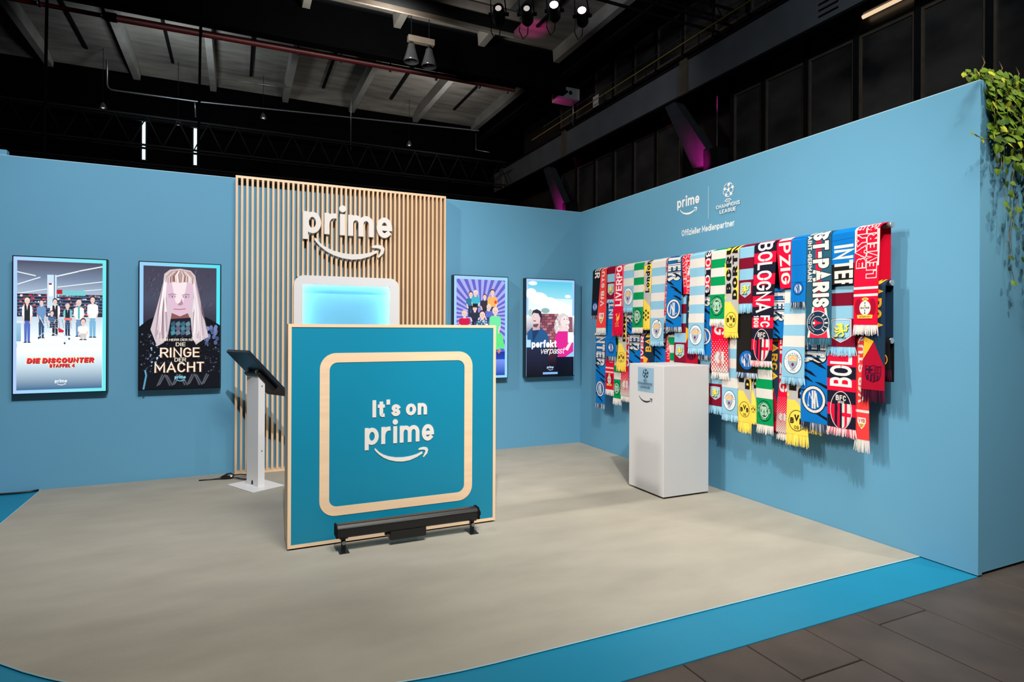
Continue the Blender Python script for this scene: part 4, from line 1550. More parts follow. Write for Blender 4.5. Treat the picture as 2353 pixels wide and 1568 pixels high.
def tiger(a, W, L, r):
    for i in range(9):
        v = L - .02 - i * .045 + r.uniform(-.01, .01)
        x = r.uniform(-.25, .55) * W
        a.shape([(0, 0), (.25, .02), (.62, .25), (.9, .62), (.6, .46), (.3, .22)], C(16, 20, 28), x, v - .05, W * .8, .085)


def diamonds(a, W, v0, v1):
    n = 6
    k = W / n
    j = 0
    v = v0
    while v < v1:
        f = (v - v0) / (v1 - v0)
        s_ = k * (.11 + .33 * f)
        for i in range(n + 1):
            x = (i + (.5 if j % 2 else 0)) * k
            a.poly([(x - s_, v), (x, v - s_ * 1.1), (x + s_, v), (x, v + s_ * 1.1)], WHT, same=(i > 0))
        v += k * .56
        j += 1


def design(d, W, L, r):
    """bands, pattern, lettering, emblem, fringe colours"""
    P, T, E = Art(), Art(), Art()
    T.n, E.n = 2, 4
    fr = [WHT]
    B = None
    h = W * .40
    if d == 'city':
        B = stack(L, .195, .0705, [SKY, WHT])
        e_city(E, W * .5, L - .10, h)
        fr = [SKY, C(176, 214, 232), C(140, 190, 216)]
    elif d == 'celtic':
        B = stack(L, .18, .065, [GRN, WHT])
        e_celtic(E, W * .5, L - .095, h * 1.05)
    elif d == 'villa':
        B = stack(L, .165, .077, [CLAR, SKY])
        e_villa(E, W * .5, L - .095, h)
        fr = [C(130, 190, 220), C(160, 206, 230)]
    elif d in ('bologna', 'bolognaup'):
        B = stack(L, .073, .073, [NVY, RED])
        if d == 'bologna':
            vtext(T, 'BOLOGNA', W * .18, W * .86, L - .80, L - .325, 'down', C(240, 222, 222), .16, .08)
            vtext(T, 'FC', W * .42, W * .86, L - .305, L - .225, 'down', C(240, 222, 222), .18, .1)
            vtext(T, '1909', W * .08, W * .34, L - .305, L - .225, 'down', C(240, 222, 222), .2, .1)
        else:
            vtext(T, 'BOLOGNA', W * .1, W * .88, L - .70, L - .245, 'up', C(234, 226, 222), .17, .08)
        e_bologna(E, W * .5, L - .105, h * .92)
        fr = [C(236, 180, 184), C(220, 90, 110), C(240, 214, 214)]
    elif d == 'inter':
        B = [(0, L + .001, IBLU)]
        tiger(P, W, L, r)
        vtext(T, 'INTER', W * .06, W * .94, L - .70, L - .375, 'down', C(18, 24, 40), .24, .08, .05)
        vtext(T, 'INTER', W * .06, W * .94, L - .70, L - .375, 'down', WHT, .24, .08)
        for k in range(10):
            v = L - .69 + k * .031
            T.line([(W * .1, v), (W * .9, v + .004)], .0035, IBLU)
        e_inter(E, W * .5, L - .145, W * .44)
        fr = FGR
    elif d in ('interblue', 'interblue2'):
        B = [(0, L + .001, IBLU)]
        for v in (.02, L * .45, L * .7):
            P.line([(0, v), (W, v + .004)], .002, C(6, 80, 150))  # folds drawn as darker lines, their shade put into the colour
        if d == 'interblue2':
            vtext(T, 'INTER', W * .3, W * .95, L - .65, L - .36, 'up', WHT, .2, .1)
        e_inter(E, W * .5, L - .085, W * .36, True)
        fr = FGR
    elif d == 'internavy':
        B = [(0, L - .14, C(18, 22, 32)), (L - .14, L + .001, C(14, 30, 52))]
        vtext(T, 'INTER', W * .3, W * .95, -.16, .105, 'down', WHT, .2, .1)
        e_inter(E, W * .5, L - .085, W * .36, True)
        fr = FGR
    elif d == 'interhalf':
        B = [(0, .215, IBLU), (.215, L + .001, C(30, 28, 26))]
        P.line([(0, .075), (W, .07)], .003, C(6, 84, 156))
        vtext(T, 'INTER', W * .16, W * .94, .105, .365, 'down', WHT, .2, .1)
        fr = [IBLU]
    elif d == 'interblack':
        B = [(0, L + .001, C(30, 28, 26))]
        vtext(T, 'INTER', W * .3, W * .9, -.1, .16, 'down', WHT, .2, .1)
        e_inter(E, W * .52, L - .088, W * .40, True)
        fr = [C(170, 190, 214), C(90, 104, 130), C(200, 210, 224)]
    elif d == 'vfb':
        B = [(0, L - .17, CORAL), (L - .17, L - .155, WHT if L > .575 and W < .11 else CORAL), (L - .155, L + .001, CORAL)]
        vtext(T, 'VfB STUTTGART', W * .22, W * .72, L - .89, L - .21, 'up', WHT, .19, .1)
        e_vfb(E, W * .5, L - .095, h * .95)
    elif d == 'liverpool':
        B = [(0, L + .001, C(222, 12, 60))]
        for x in (.05, .93):
            P.rect(W * x, 0, W * (x + .025), L - .225, C(246, 220, 220))
        vtext(T, 'LIVERPOOL', W * .2, W * .84, L - .72, L - .23, 'up', C(246, 226, 226), .18, .08)
        e_liver(E, W * .5, L - .115, W * .3)
        fr = [C(222, 12, 60), C(200, 8, 50)]
    elif d == 'london':
        B = [(0, L - .235, GREY), (L - .235, L + .001, YEL)]
        P.poly([(0, .07), (W, .04), (W, .15), (W * .35, .07)], YEL)
        P.poly([(0, .05), (W * .5, .06), (0, .17)], YEL)
        P.poly([(W, .15), (W, .3), (W * .5, .22)], YEL)
        P.poly([(0, .20), (W * .4, .25), (0, .28)], YEL)
        P.poly([(W * .35, L - .235), (W, L - .237), (W, L - .17)], GREY)
        vtext(T, 'London', W * .34, W * .84, L - .575, L - .295, 'up', BLK, .2, .12)
        e_starball(E, W * .5, L - .10, W * .42)
        fr = [YEL, C(236, 196, 64)]
    elif d in ('bvb', 'bvbplain'):
        B = [(0, L - .22, GREY), (L - .22, L + .001, YEL)]
        P.poly([(0, 0), (W, 0), (W, .05), (0, .06)], YEL)
        P.poly([(W, .14), (W, .4), (W * .62, .34), (W * .8, .2)], YEL)
        P.poly([(0, .12), (W * .3, .18), (0, .26)], YEL)
        P.poly([(W * .42, L - .221), (W, L - .221), (W, L - .13)], GREY)
        P.ell(W * .02, L - .25, W * .1, .012, YEL, 8)
        vtext(T, 'BORUSSIA', W * .1, W * .46, L - .96, L - .28, 'up', BLK, .24, .12)
        vtext(T, 'DORTMUND', W * .54, W * .9, L - .90, L - .235, 'up', BLK, .24, .12)
        e_bvb(E, W * .5, L - .09, h * .96)
        fr = [YEL, C(236, 196, 64), C(250, 222, 110)]
    elif d == 'leipzig':
        B = [(0, L + .001, C(224, 8, 54))]
        diamonds(P, W, L - .235, L)
        vtext(T, 'LEIPZIG', W * .16, W * .92, L - .72, L - .27, 'down', WHT, .17, .1)
        e_leipzig(E, W * .46, L - .105, h * .8)
    elif d == 'psg':
        B = [(0, L + .001, TEAL)]
        P.rect(W * .40, 0, W * .62, L - .19, C(224, 24, 60))
        P.poly([(W * .28, L - .19), (W * .82, L - .19), (W * .97, L), (W * .08, L)], WHT)
        P.poly([(W * .36, L - .19), (W * .74, L - .19), (W * .88, L), (W * .17, L)], C(232, 40, 66))
        vtext(T, "EST-PARIS", W * .28, W * .92, -.055, L - .185, 'down', C(24, 40, 56), .24, .07, .05)
        vtext(T, "EST-PARIS", W * .28, W * .92, -.055, L - .185, 'down', WHT, .24, .07)
        vtext(T, "SAINT-GERMAIN", W * .06, W * .24, .0, L - .345, 'down', WHT, .2, .1)
        e_psg(E, W * .5, L - .09, W * .44)
        fr = [TEAL, C(60, 110, 130)]
    elif d in ('leverkusen', 'levdown', 'redline'):
        B = [(0, L + .001, C(226, 14, 52))]
        if d == 'leverkusen':
            for v in (L - .215, L - .175):
                P.rect(0, v, W, v + .014, WHT)
            P.rect(0, 0, W * .07, L - .41, WHT)
            P.rect(W * .93, .04, W, L - .33, WHT)
        dr = 'down' if d == 'levdown' else 'up'
        for s_, xa, xb, va, vb in (('BAYER', .1, .46, L - .62, L - .325), ('LEVERKUSEN', .52, .9, L - .765, L - .265)):
            if d != 'leverkusen':
                va, vb = va + .26, vb + .26
            vtext(T, s_, W * xa, W * xb, va, vb, dr, WHT, .26, .14, .07)
            vtext(T, s_, W * xa, W * xb, va, vb, dr, C(226, 14, 52), .26, .14)
        if d == 'leverkusen':
            e_lev(E, W * .5, L - .095, h * .98)
    elif d == 'barca':
        B = [(0, L - .2, BNAV), (L - .2, L + .001, BCLA)]
        P.poly([(0, L - .27), (W * .5, L - .27), (W, L - .135), (W, L - .2), (W * .6, L - .27)][:3] + [(W * .5, L - .13), (0, L - .13)], BCLA)
        P.poly([(W * .45, L - .272), (W, L - .272), (W, L - .13)], BNAV)
        P.poly([(0, L - .30), (W * .45, L - .275), (0, L - .17)], ORA)
        vtext(T, 'BARÇA', W * .2, W * .82, L - .64, L - .335, 'up' if W > .125 else 'down', ORA, .2, .1)
        e_barca(E, W * .5, L - .095, h * .92)
        fr = [PUR, C(40, 10, 30), C(90, 20, 50)]
    else:
        B = [(0, L + .001, C(20, 18, 20))]
        E.ring(W * .45, L - .06, W * .4, W * .4, W * .05, YEL)
        fr = [PUR, C(40, 10, 30)]
    return B, P, T, E, fr


LOOK = {'city': 'sky blue and white striped', 'celtic': 'green and white striped', 'villa': 'claret and light blue striped',
        'bologna': 'red and navy striped', 'bolognaup': 'red and navy striped', 'inter': 'blue scarf with black tiger stripes,',
        'interblue': 'plain bright blue', 'interblue2': 'plain bright blue', 'internavy': 'nearly black navy', 'interhalf': 'blue and black block',
        'interblack': 'black scarf with blue round crest,', 'vfb': 'coral red scarf with white shield,', 'liverpool': 'crimson scarf with gold bird,',
        'london': 'yellow and grey scarf with star ball,', 'bvb': 'yellow and grey scarf with black letters,', 'bvbplain': 'yellow and grey scarf with black letters,',
        'leipzig': 'crimson scarf with white diamonds,', 'psg': 'teal scarf with white and red lettering,', 'leverkusen': 'red scarf with white outlined letters,',
        'levdown': 'red scarf with white outlined letters,', 'redline': 'narrow red scarf with white letters,', 'barca': 'claret and navy scarf with yellow corner,',
        'darkend': 'short black scarf with yellow ring,'}
RAIL = {1: 'top', 2: 'middle', 3: 'bottom'}
ORD = ['first', 'second', 'third', 'fourth', 'fifth', 'sixth', 'seventh', 'eighth', 'ninth', 'tenth', 'eleventh', 'twelfth', 'thirteenth',
       'fourteenth', 'fifteenth', 'sixteenth', 'seventeenth', 'eighteenth', 'nineteenth', 'twentieth', 'twenty-first', 'twenty-second',
       'twenty-third', 'twenty-fourth', 'twenty-fifth']
TH = .004


def make_scarf(idx, spec, order):
    row, k, off, t0, t1, b0, b1, zb, fl, d = spec
    r = random.Random(100 + idx)
    ztop = RODZ[row] + .014
    L = ztop - zb
    W = max(.04, .5 * (abs(t1 - t0) + abs(b1 - b0)))
    Lb = {1: .30, 2: .26, 3: .25}[row]
    if d in ('leverkusen', 'barca') and t1 < -3.42:
        Lb = .34
    vb = .034
    ph, ph2 = r.uniform(0, 6), r.uniform(0, 6)

    def pos(x, v, lift):
        u = x / W
        if v >= 0:
            s_ = v / L
            o = off * (math.sin(min(1, v / vb) * PI / 2) ** .8)
            w = min(1, v / .12)
            o += (.0022 * math.sin(u * 5.0 + ph) + .0016 * math.sin(v * 11 + ph2)) * w
            n = Vector((-math.sin(min(1, v / vb) * PI / 2), 0, math.cos(min(1, v / vb) * PI / 2)))
            z = ztop - v
        else:
            s_ = 0
            a = min(1, -v / vb)
            o = -.020 * (math.sin(a * PI / 2) ** .8)
            n = Vector((math.sin(a * PI / 2), 0, math.cos(a * PI / 2)))
            z = ztop + v
        y = (t0 + (b0 - t0) * s_) * (1 - u) + (t1 + (b1 - t1) * s_) * u
        return Vector((RODX - o, y, z)) + n * lift

    Ld = L if L >= .4 else {'inter': .60, 'bologna': .80, 'leipzig': .58, 'leverkusen': .56}.get(d, L)
    B, P, T, E, fr = design(d, W, Ld, r)
    vs = sorted(set([0, .008, .018, .034, .06, .10] + [min(L, .10 + .06 * i) for i in range(1, 14)] + [max(0, min(L, b[0])) for b in B] + [L]))
    vs = [v for i, v in enumerate(vs) if i == 0 or v - vs[i - 1] > 1e-5]
    xs = [0, W * .25, W * .5, W * .75, W]
    root = thing('football_scarf', '%s%s, %s from the left on the %s rail' % (LOOK[d], '' if ',' in LOOK[d] else ' scarf', ORD[order], RAIL[row]), 'scarf', 'football scarves on the rails')
    root['label'] = root['label'].replace(',,', ',')
    # cloth ribbon: back fall, over the rail, front fall
    V, F, cols = [], [], []
    rows = [-Lb, -Lb * .5, -.034, -.018, -.008] + vs
    for lift in (0, -TH):
        for v in rows:
            for x in xs:
                V.append(tuple(pos(x, v, lift)))
    nr, nc_ = len(rows), len(xs)

    def bandcol(v):
        v = abs(v)
        for (a, b, c) in B:
            if a <= v < b:
                return c
        return B[-1][2]
    for i in range(nr - 1):
        c = bandcol((rows[i] + rows[i + 1]) / 2)
        for j in range(nc_ - 1):
            q = [i * nc_ + j, i * nc_ + j + 1, (i + 1) * nc_ + j + 1, (i + 1) * nc_ + j]
            F.append(q)
            cols += [c] * 4
            F.append([nr * nc_ + e for e in q][::-1])
            cols += [c] * 4
        for j in (0, nc_ - 1):
            q = [i * nc_ + j, (i + 1) * nc_ + j, nr * nc_ + (i + 1) * nc_ + j, nr * nc_ + i * nc_ + j]
            F.append(q)
            cols += [c] * 4
    for i in (0, nr - 1):
        for j in range(nc_ - 1):
            F.append([i * nc_ + j, i * nc_ + j + 1, nr * nc_ + i * nc_ + j + 1, nr * nc_ + i * nc_ + j])
            cols += [bandcol(rows[i])] * 4
    me = bpy.data.meshes.new('cloth')
    me.from_pydata(V, [], F)
    ca = me.color_attributes.new('Col', 'FLOAT_COLOR', 'CORNER')
    ca.data.foreach_set('color', [e for c in cols for e in c])
    me.update()
    obj('cloth', me, M_knit, root)
    cells = (xs, vs)
    for A_, nm in ((P, 'pattern'), (T, 'lettering'), (E, 'emblem')):
        if A_.items:
            o = A_.build(nm, M_knit, root, pos, .00022, cells)
            if not o.data.vertices:
                bpy.data.objects.remove(o)
    # fringe strands
    if fl > .012:
        V, F, cols = [], [], []
        n = max(9, int(W / .0055))
        for i in range(n):
            u = (i + .5) / n
            base = pos(u * W, L, -TH * .5)
            sp = (u - .5) * W * .10 + r.uniform(-.003, .003)
            ln = fl * r.uniform(.86, 1.08)
            w = W / n * 1.3
            out = r.uniform(-.006, .004)
            c = r.choice(fr)
            c = tuple(e * r.uniform(.86, 1.06) for e in c[:3]) + (1,)
            k0 = len(V)
            for (s_, ww) in ((-.05, 1.0), (.55, .95), (1.0, .5)):
                cy = base.y - sp * s_
                cz = base.z - ln * s_
                cx = base.x + out * s_
                V += [(cx - .002 * ww, cy, cz), (cx + .001, cy + w * ww * .5, cz), (cx + .001, cy - w * ww * .5, cz)]
            for a in (0, 3):
                for (p, q) in ((0, 1), (1, 2), (2, 0)):
                    F.append([k0 + a + p, k0 + a + q, k0 + a + 3 + q, k0 + a + 3 + p])
                    cols += [c] * 4
        me = bpy.data.meshes.new('fringe')
        me.from_pydata(V, [], F)
        ca = me.color_attributes.new('Col', 'FLOAT_COLOR', 'CORNER')
        ca.data.foreach_set('color', [e for c in cols for e in c])
        me.update()
        obj('fringe', me, M_knit, root)


SCARVES = [
    (1, 0, 0.062, -0.501, -0.637, -0.479, -0.592, 1.371, 0.039, 'internavy'),
    (1, 2, 0.0752, -0.671, -0.764, -0.583, -0.749, 1.249, 0.06, 'vfb'),
    (1, 0, 0.0644, -0.742, -0.897, -0.76, -0.874, 1.519, 0.033, 'villa'),
    (1, 2, 0.074, -0.904, -1.032, -0.855, -1.021, 1.221, 0.051, 'liverpool'),
    (1, 1, 0.0692, -1.021, -1.194, -1.021, -1.184, 1.433, 0.046, 'city'),
    (1, 2, 0.0764, -1.2, -1.334, -1.17, -1.318, 1.253, 0.052, 'celtic'),
    (1, 1, 0.068, -1.319, -1.443, -1.298, -1.411, 1.26, 0.03, 'london'),
    (1, 2, 0.0752, -1.45, -1.63, -1.425, -1.596, 1.139, 0.046, 'city'),
    (1, 0, 0.0644, -1.601, -1.645, -1.585, -1.629, 1.35, 0.061, 'redline'),
    (1, 2, 0.074, -1.65, -1.82, -1.632, -1.817, 1.258, 0.042, 'inter'),
    (1, 0, 0.0632, -1.802, -1.913, -1.83, -1.919, 1.517, 0.009, 'levdown'),
    (1, 2, 0.0764, -1.923, -2.082, -1.897, -2.072, 1.095, 0.048, 'city'),
    (1, 0, 0.062, -2.058, -2.147, -2.051, -2.129, 1.513, 0.006, 'bologna'),
    (1, 2, 0.0752, -2.153, -2.295, -2.132, -2.276, 1.317, 0.055, 'celtic'),
    (1, 1, 0.0704, -2.286, -2.417, -2.277, -2.403, 1.218, 0.042, 'bvb'),
    (1, 0, 0.062, -2.406, -2.548, -2.401, -2.521, 1.421, 0.067, 'villa'),
    (1, 2, 0.0752, -2.557, -2.74, -2.528, -2.702, 1.029, 0.044, 'bologna'),
    (1, 0, 0.0644, -2.728, -2.854, -2.763, -2.843, 1.508, 0.005, 'leipzig'),
    (1, 1, 0.068, -2.851, -2.968, -2.845, -2.955, 1.415, 0.04, 'interblue'),
    (1, 2, 0.0752, -2.97, -3.136, -2.964, -3.139, 1.191, 0.048, 'psg'),
    (1, 0, 0.0644, -3.123, -3.287, -3.127, -3.278, 1.509, 0.005, 'interhalf'),
    (1, 2, 0.074, -3.289, -3.435, -3.281, -3.419, 1.269, 0.059, 'leverkusen'),
    (2, 1, 0.0492, -0.715, -0.846, -0.719, -0.894, 0.976, 0.041, 'interblue2'),
    (2, 1, 0.0504, -0.979, -1.052, -0.894, -1.039, 0.886, 0.043, 'bvb'),
    (2, 0, 0.042, -1.022, -1.158, -1.042, -1.16, 1.193, 0.007, 'inter'),
    (2, 0, 0.0432, -1.537, -1.627, -1.54, -1.629, 1.205, 0.006, 'bologna'),
    (2, 1, 0.0504, -1.722, -1.86, -1.705, -1.846, 0.967, 0.044, 'villa'),
    (2, 2, 0.054, -1.855, -1.987, -1.848, -1.982, 0.956, 0.037, 'barca'),
    (2, 1, 0.0492, -1.99, -2.123, -1.969, -2.126, 1.041, 0.036, 'inter'),
    (2, 2, 0.0564, -2.135, -2.295, -2.133, -2.303, 0.928, 0.057, 'leipzig'),
    (2, 1, 0.048, -2.375, -2.555, -2.375, -2.555, 0.937, 0.039, 'interblack'),
    (2, 0, 0.0432, -2.691, -2.797, -2.686, -2.779, 1.183, 0.005, 'inter'),
    (2, 1, 0.0504, -2.79, -2.949, -2.764, -2.937, 0.935, 0.048, 'city'),
    (2, 0, 0.042, -3.107, -3.268, -3.082, -3.27, 1.14, 0.057, 'villa'),
    (2, 1, 0.0492, -3.348, -3.45, -3.312, -3.449, 0.903, 0.068, 'barca'),
    (3, 1, 0.0304, -0.503, -0.683, -0.509, -0.668, 0.502, 0.046, 'inter'),
    (3, 1, 0.028, -0.679, -0.824, -0.677, -0.819, 0.655, 0.056, 'leverkusen'),
    (3, 0, 0.0232, -0.81, -0.931, -0.802, -0.929, 0.582, 0.062, 'celtic'),
    (3, 1, 0.0304, -0.953, -1.074, -0.939, -1.078, 0.623, 0.057, 'leipzig'),
    (3, 2, 0.034, -1.067, -1.235, -1.071, -1.233, 0.673, 0.042, 'inter'),
    (3, 1, 0.0292, -1.217, -1.301, -1.215, -1.304, 0.697, 0.041, 'liverpool'),
    (3, 2, 0.0364, -1.288, -1.423, -1.281, -1.426, 0.706, 0.047, 'barca'),
    (3, 0, 0.022, -1.404, -1.569, -1.408, -1.567, 0.719, 0.046, 'inter'),
    (3, 1, 0.0292, -1.573, -1.627, -1.571, -1.627, 0.73, 0.045, 'leverkusen'),
    (3, 1, 0.0304, -1.609, -1.686, -1.607, -1.685, 0.734, 0.045, 'celtic'),
    (3, 0, 0.022, -1.962, -2.088, -1.965, -2.179, 0.769, 0.068, 'villa'),
    (3, 1, 0.0292, -2.096, -2.215, -2.083, -2.211, 0.666, 0.064, 'villa'),
    (3, 2, 0.0364, -2.211, -2.373, -2.223, -2.373, 0.622, 0.051, 'city'),
    (3, 1, 0.028, -2.362, -2.495, -2.369, -2.491, 0.584, 0.079, 'bvb'),
    (3, 0, 0.0232, -2.475, -2.534, -2.479, -2.534, 0.595, 0.017, 'bvb'),
    (3, 2, 0.0364, -2.525, -2.667, -2.547, -2.684, 0.592, 0.062, 'celtic'),
    (3, 0, 0.022, -2.636, -2.728, -2.657, -2.712, 0.565, 0.019, 'barca'),
    (3, 0, 0.0232, -2.716, -2.801, -2.703, -2.799, 0.559, 0.047, 'leipzig'),
    (3, 1, 0.0304, -2.798, -2.944, -2.785, -2.948, 0.567, 0.075, 'bvb'),
    (3, 0, 0.022, -2.913, -3.021, -2.941, -3.035, 0.623, 0.036, 'bvbplain'),
    (3, 2, 0.0352, -2.9, -3.088, -2.899, -3.088, 0.661, 0.057, 'inter'),
    (3, 2, 0.0364, -3.089, -3.272, -3.085, -3.268, 0.658, 0.052, 'bolognaup'),
    (3, 1, 0.028, -3.262, -3.335, -3.258, -3.348, 0.61, 0.072, 'vfb'),
    (3, 0, 0.0232, -3.357, -3.456, -3.382, -3.466, 1.019, 0.065, 'darkend'),
]
_cnt = {}
_by = sorted(range(len(SCARVES)), key=lambda i: (SCARVES[i][0], -SCARVES[i][3]))
_ord = {}
for i in _by:
    rw = SCARVES[i][0]
    _ord[i] = _cnt.get(rw, 0)
    _cnt[rw] = _ord[i] + 1
for i, sp_ in enumerate(SCARVES):
    make_scarf(i, sp_, _ord[i])

# ================================================================== THE HALL AROUND THE STAND
ce = struct('ceiling', MB().box(-11.4, 5.8, -9, 13.4, 8.06, 8.16), M_dark)
BX = [-9.51, -7.64, -5.78, -3.985, -2.13, -.26, 1.70, 3.66]
for i in range(len(BX) - 1):
    for (ya, yb) in ((7.5, 12.8), (2.2, 7.2)):
        part('deck_panel', MB().box(BX[i] + .10, BX[i + 1] - .10, ya, yb, 8.0, 8.06), M_concrete, ce)
        xm = (BX[i] + BX[i + 1]) / 2
        part('deck_rail', MB().box(xm - .035, xm + .035, ya + .1, yb - .9, 7.955, 8.0), M_dark, ce)
        if ya > 5:
            part('deck_haunch', MB().prism([(yb, 8.0), (yb - .7, 8.0), (yb, 7.86)], BX[i] + .10, BX[i + 1] - .10, 'x'), M_concrete, ce)
for x in BX:
    for (ya, yb) in ((7.5, 12.8), (2.2, 7.2)):
        part('deck_beam', MB().prism([(x - .10, 8.05), (x + .10, 8.05), (x + .075, 7.72), (x - .075, 7.72)], ya, yb, 'y'), M_beam, ce)
struct('wall_hall_back', MB().box(-12, 6, 13.3, 13.5, -.1, 8.1), M_drape)
struct('wall_hall_left', MB().box(-11.6, -11.4, -9, 13.4, -.1, 8.1), M_drape)
struct('wall_hall_right', MB().box(5.6, 5.8, -9, 13.4, -.1, 8.1), M_wbrown)
g_ = thing('roof_girder', 'deep black steel girder crossing under the concrete roof, nearer of the two', 'girder')
part('web', MB().box(-11, 4.0, 7.30, 7.34, 7.1, 8.0), M_drape, g_)
part('flange', MB().box(-11, 4.0, 7.2, 7.46, 7.05, 7.1), M_drape, g_)
part('flange', MB().box(-11, 4.0, 7.2, 7.46, 7.97, 8.0), M_dark, g_)
g_ = thing('roof_girder', 'black steel girder at the far end of the concrete roof', 'girder')
part('web', MB().box(-11, 5.5, 12.85, 12.95, 6.75, 8.0), M_drape, g_)
part('flange', MB().box(-11, 5.5, 12.78, 13.0, 6.7, 6.75), M_dark, g_)
g_ = thing('crane_girder', 'dark girder running along the window side of the hall roof', 'girder')
part('web', MB().box(3.86, 3.92, -4, 12.8, 7.45, 8.05), M_drape, g_)
part('flange', MB().box(3.79, 4.0, -4, 12.8, 7.40, 7.45), M_dark, g_)

# sprinkler pipe
sp_ = thing('sprinkler_pipe', 'red sprinkler pipe hanging below the concrete roof', 'pipe')
part('thin_pipe', MB().tube([(-9.6, 8.1, 7.19), (-5.55, 8.1, 7.19)], .042, 10), mat('bright_red_pipe', C(190, 18, 44), .4, var=.15), sp_)
part('thick_pipe', MB().tube([(-5.6, 8.1, 7.19), (2.9, 7.95, 7.21)], .068, 12), M_red, sp_)
part('coupling', MB().tube([(-5.75, 8.1, 7.19), (-5.70, 8.1, 7.19), (-5.70, 8.1, 7.19), (-5.5, 8.1, 7.19)], [.06, .06, .085, .085], 12), M_red, sp_)
for x in (-6.7, -4.05, -2.2, -1.3, -.2, .9, 2.0, 2.75):
    h_ = part('hanger', MB().tube([(x, 8.05, 7.25), (x, 8.05, 7.95)], .014, 6), M_dark, sp_)
    part('clamp', MB().tube([(x - .02, 8.06, 7.19), (x + .02, 8.06, 7.19)], .074, 10), M_galv, h_)

# conduits on the far side
cdt = thing('steel_conduit', 'bright steel conduit bending down and running along the dark far wall', 'pipe')
part('pipe', MB().tube([(-6.22, 11.5, 7.62), (-6.22, 11.5, 7.05), (-6.20, 11.5, 6.97), (-6.14, 11.5, 6.93), (-6.05, 11.5, 6.925), (-4.24, 11.5, 6.945), (3.34, 11.5, 7.30)], .022, 8), M_galv, cdt)
part('pipe', MB().tube([(-4.36, 11.5, 6.93), (-4.34, 11.5, 6.55)], .018, 8), M_galv, cdt)
part('pipe', MB().tube([(-3.9, 11.5, 7.62), (-2.2, 11.5, 7.66)], .012, 8), M_galv, cdt)
part('pipe', MB().tube([(-.5, 11.5, 7.75), (-.5, 11.5, 6.2)], .010, 6), M_galv, cdt)
part('pipe', MB().tube([(3.25, 11.5, 7.2), (3.25, 11.5, 6.7), (3.7, 11.5, 6.68)], .012, 6), M_galv, cdt)
for n_, (zt, zb_) in enumerate(((6.22, 5.53),)):
    tr = thing('black_truss', 'long black lattice truss spanning in front of the dark far wall', 'truss')
    for y in (10.9, 11.2):
        for z in (zt, zb_, 5.08):
            part('chord', MB().tube([(-10.5, y, z), (4.0, y, z + .03)], .028, 8), M_dark, tr)
    for i in range(22):
        x = -10.2 + i * .65
        part('brace', MB().tube([(x, 10.9, zb_), (x + .32, 10.9, zt)], .014, 6), M_dark, tr)
        part('brace', MB().tube([(x + .32, 10.9, zt), (x + .65, 10.9, zb_)], .014, 6), M_dark, tr)
for x, lb_ in ((-5.665, 'left of two narrow bright daylight slits in the dark far wall'), (-4.44, 'right of two narrow bright daylight slits in the dark far wall')):
    w_ = thing('window_slit', lb_, 'window', 'daylight slits')
    part('pane', MB().box(x - .04, x + .04, 13.2, 13.24, 5.75, 7.05), M_slit, w_)
    for q in (-.08, .04):
        part('frame', MB().box(x + q, x + q + .04, 13.16, 13.26, 5.7, 7.1), M_dark, w_)
for (x, z, lb_) in ((-6.35, 6.55, 'small faceted lamp left of the bright slits'), (-4.75, 6.38, 'small faceted lamp between the two bright slits'),
                    (-2.75, 6.85, 'small faceted lamp above the slat panel'), (1.25, 6.65, 'small glowing lamp far back right of the slat panel')):
    l_ = thing('small_lamp', lb_, 'lamp', 'small lamps at the far wall')
    part('shade', MB().lathe([(.02, .14), (.05, .10), (.09, 0)], 6, Matrix.Translation((x, 11.8, z))), M_galv, l_)
    part('cord', MB().tube([(x, 11.8, z + .13), (x, 11.8, 8.0)], .006, 5), M_dark, l_)
    part('bulb', MB().lathe([(.03, .06), (.03, .0), (0, -.01)], 8, Matrix.Translation((x, 11.8, z))), M_dim, l_)
for x, lb_ in ((-5.413, 'thin black cable hanging in front of the roof, left of the two'), (-3.83, 'thin black cable hanging in front of the roof above the slat panel edge')):
    c_ = obj('hanging_cable', MB().tube([(x, 3.0, 8.0), (x + .01, 3.0, 5.0), (x - .02, 3.0, 2.2)], .017, 6), M_matte)
    tag(c_, lb_, 'cable', 'hanging black cables')

# lamp trough and pendants
lt = thing('lamp_trough', 'long grey lamp trough hanging below the roof', 'lamp')
M_trough = mat('trough_metal', C(92, 84, 76), .6, 0, var=.15, spec=.2)
part('reflector', MB().prism([(4.2, 6.95), (4.32, 7.05), (4.68, 7.05), (4.8, 6.95), (4.8, 6.80), (4.77, 6.80), (4.77, 6.93), (4.23, 6.93), (4.23, 6.80), (4.2, 6.80)], -2.6, 1.4, 'x'), M_trough, lt)
part('inner_plate', MB().box(-2.55, 1.35, 4.26, 4.74, 6.86, 6.88), M_dark, lt)
part('edge_trim', MB().tube([(-2.6, 4.785, 6.795), (1.4, 4.785, 6.795)], .018, 6), M_trough, lt)
for x in (-2.13, -.26):
    part('rod', MB().tube([(x, 4.5, 7.05), (x, 4.5, 7.72)], .012, 6), M_dark, lt)
bell = [(.05, .36), (.07, .34), (.085, .26), (.12, .14), (.15, .04), (.155, 0), (.145, 0.005), (.11, .13), (.07, .25)]
for x, z, lb_ in ((-.268, 6.50, 'left of two bell shaped glass pendant lamps under the roof'), (.095, 6.47, 'right of two bell shaped glass pendant lamps under the roof')):
    b_ = thing('pendant_lamp', lb_, 'lamp', 'bell pendants')
    part('shade', MB().lathe(bell, 20, Matrix.Translation((x, 6, z))), M_lampg, b_)
    part('neck', MB().tube([(x, 6, z + .34), (x, 6, 6.96)], .035, 8), M_dark, b_)
    part('cord', MB().tube([(x, 6, 6.96), (x, 6, 8.0)], .008, 6), M_dark, b_)
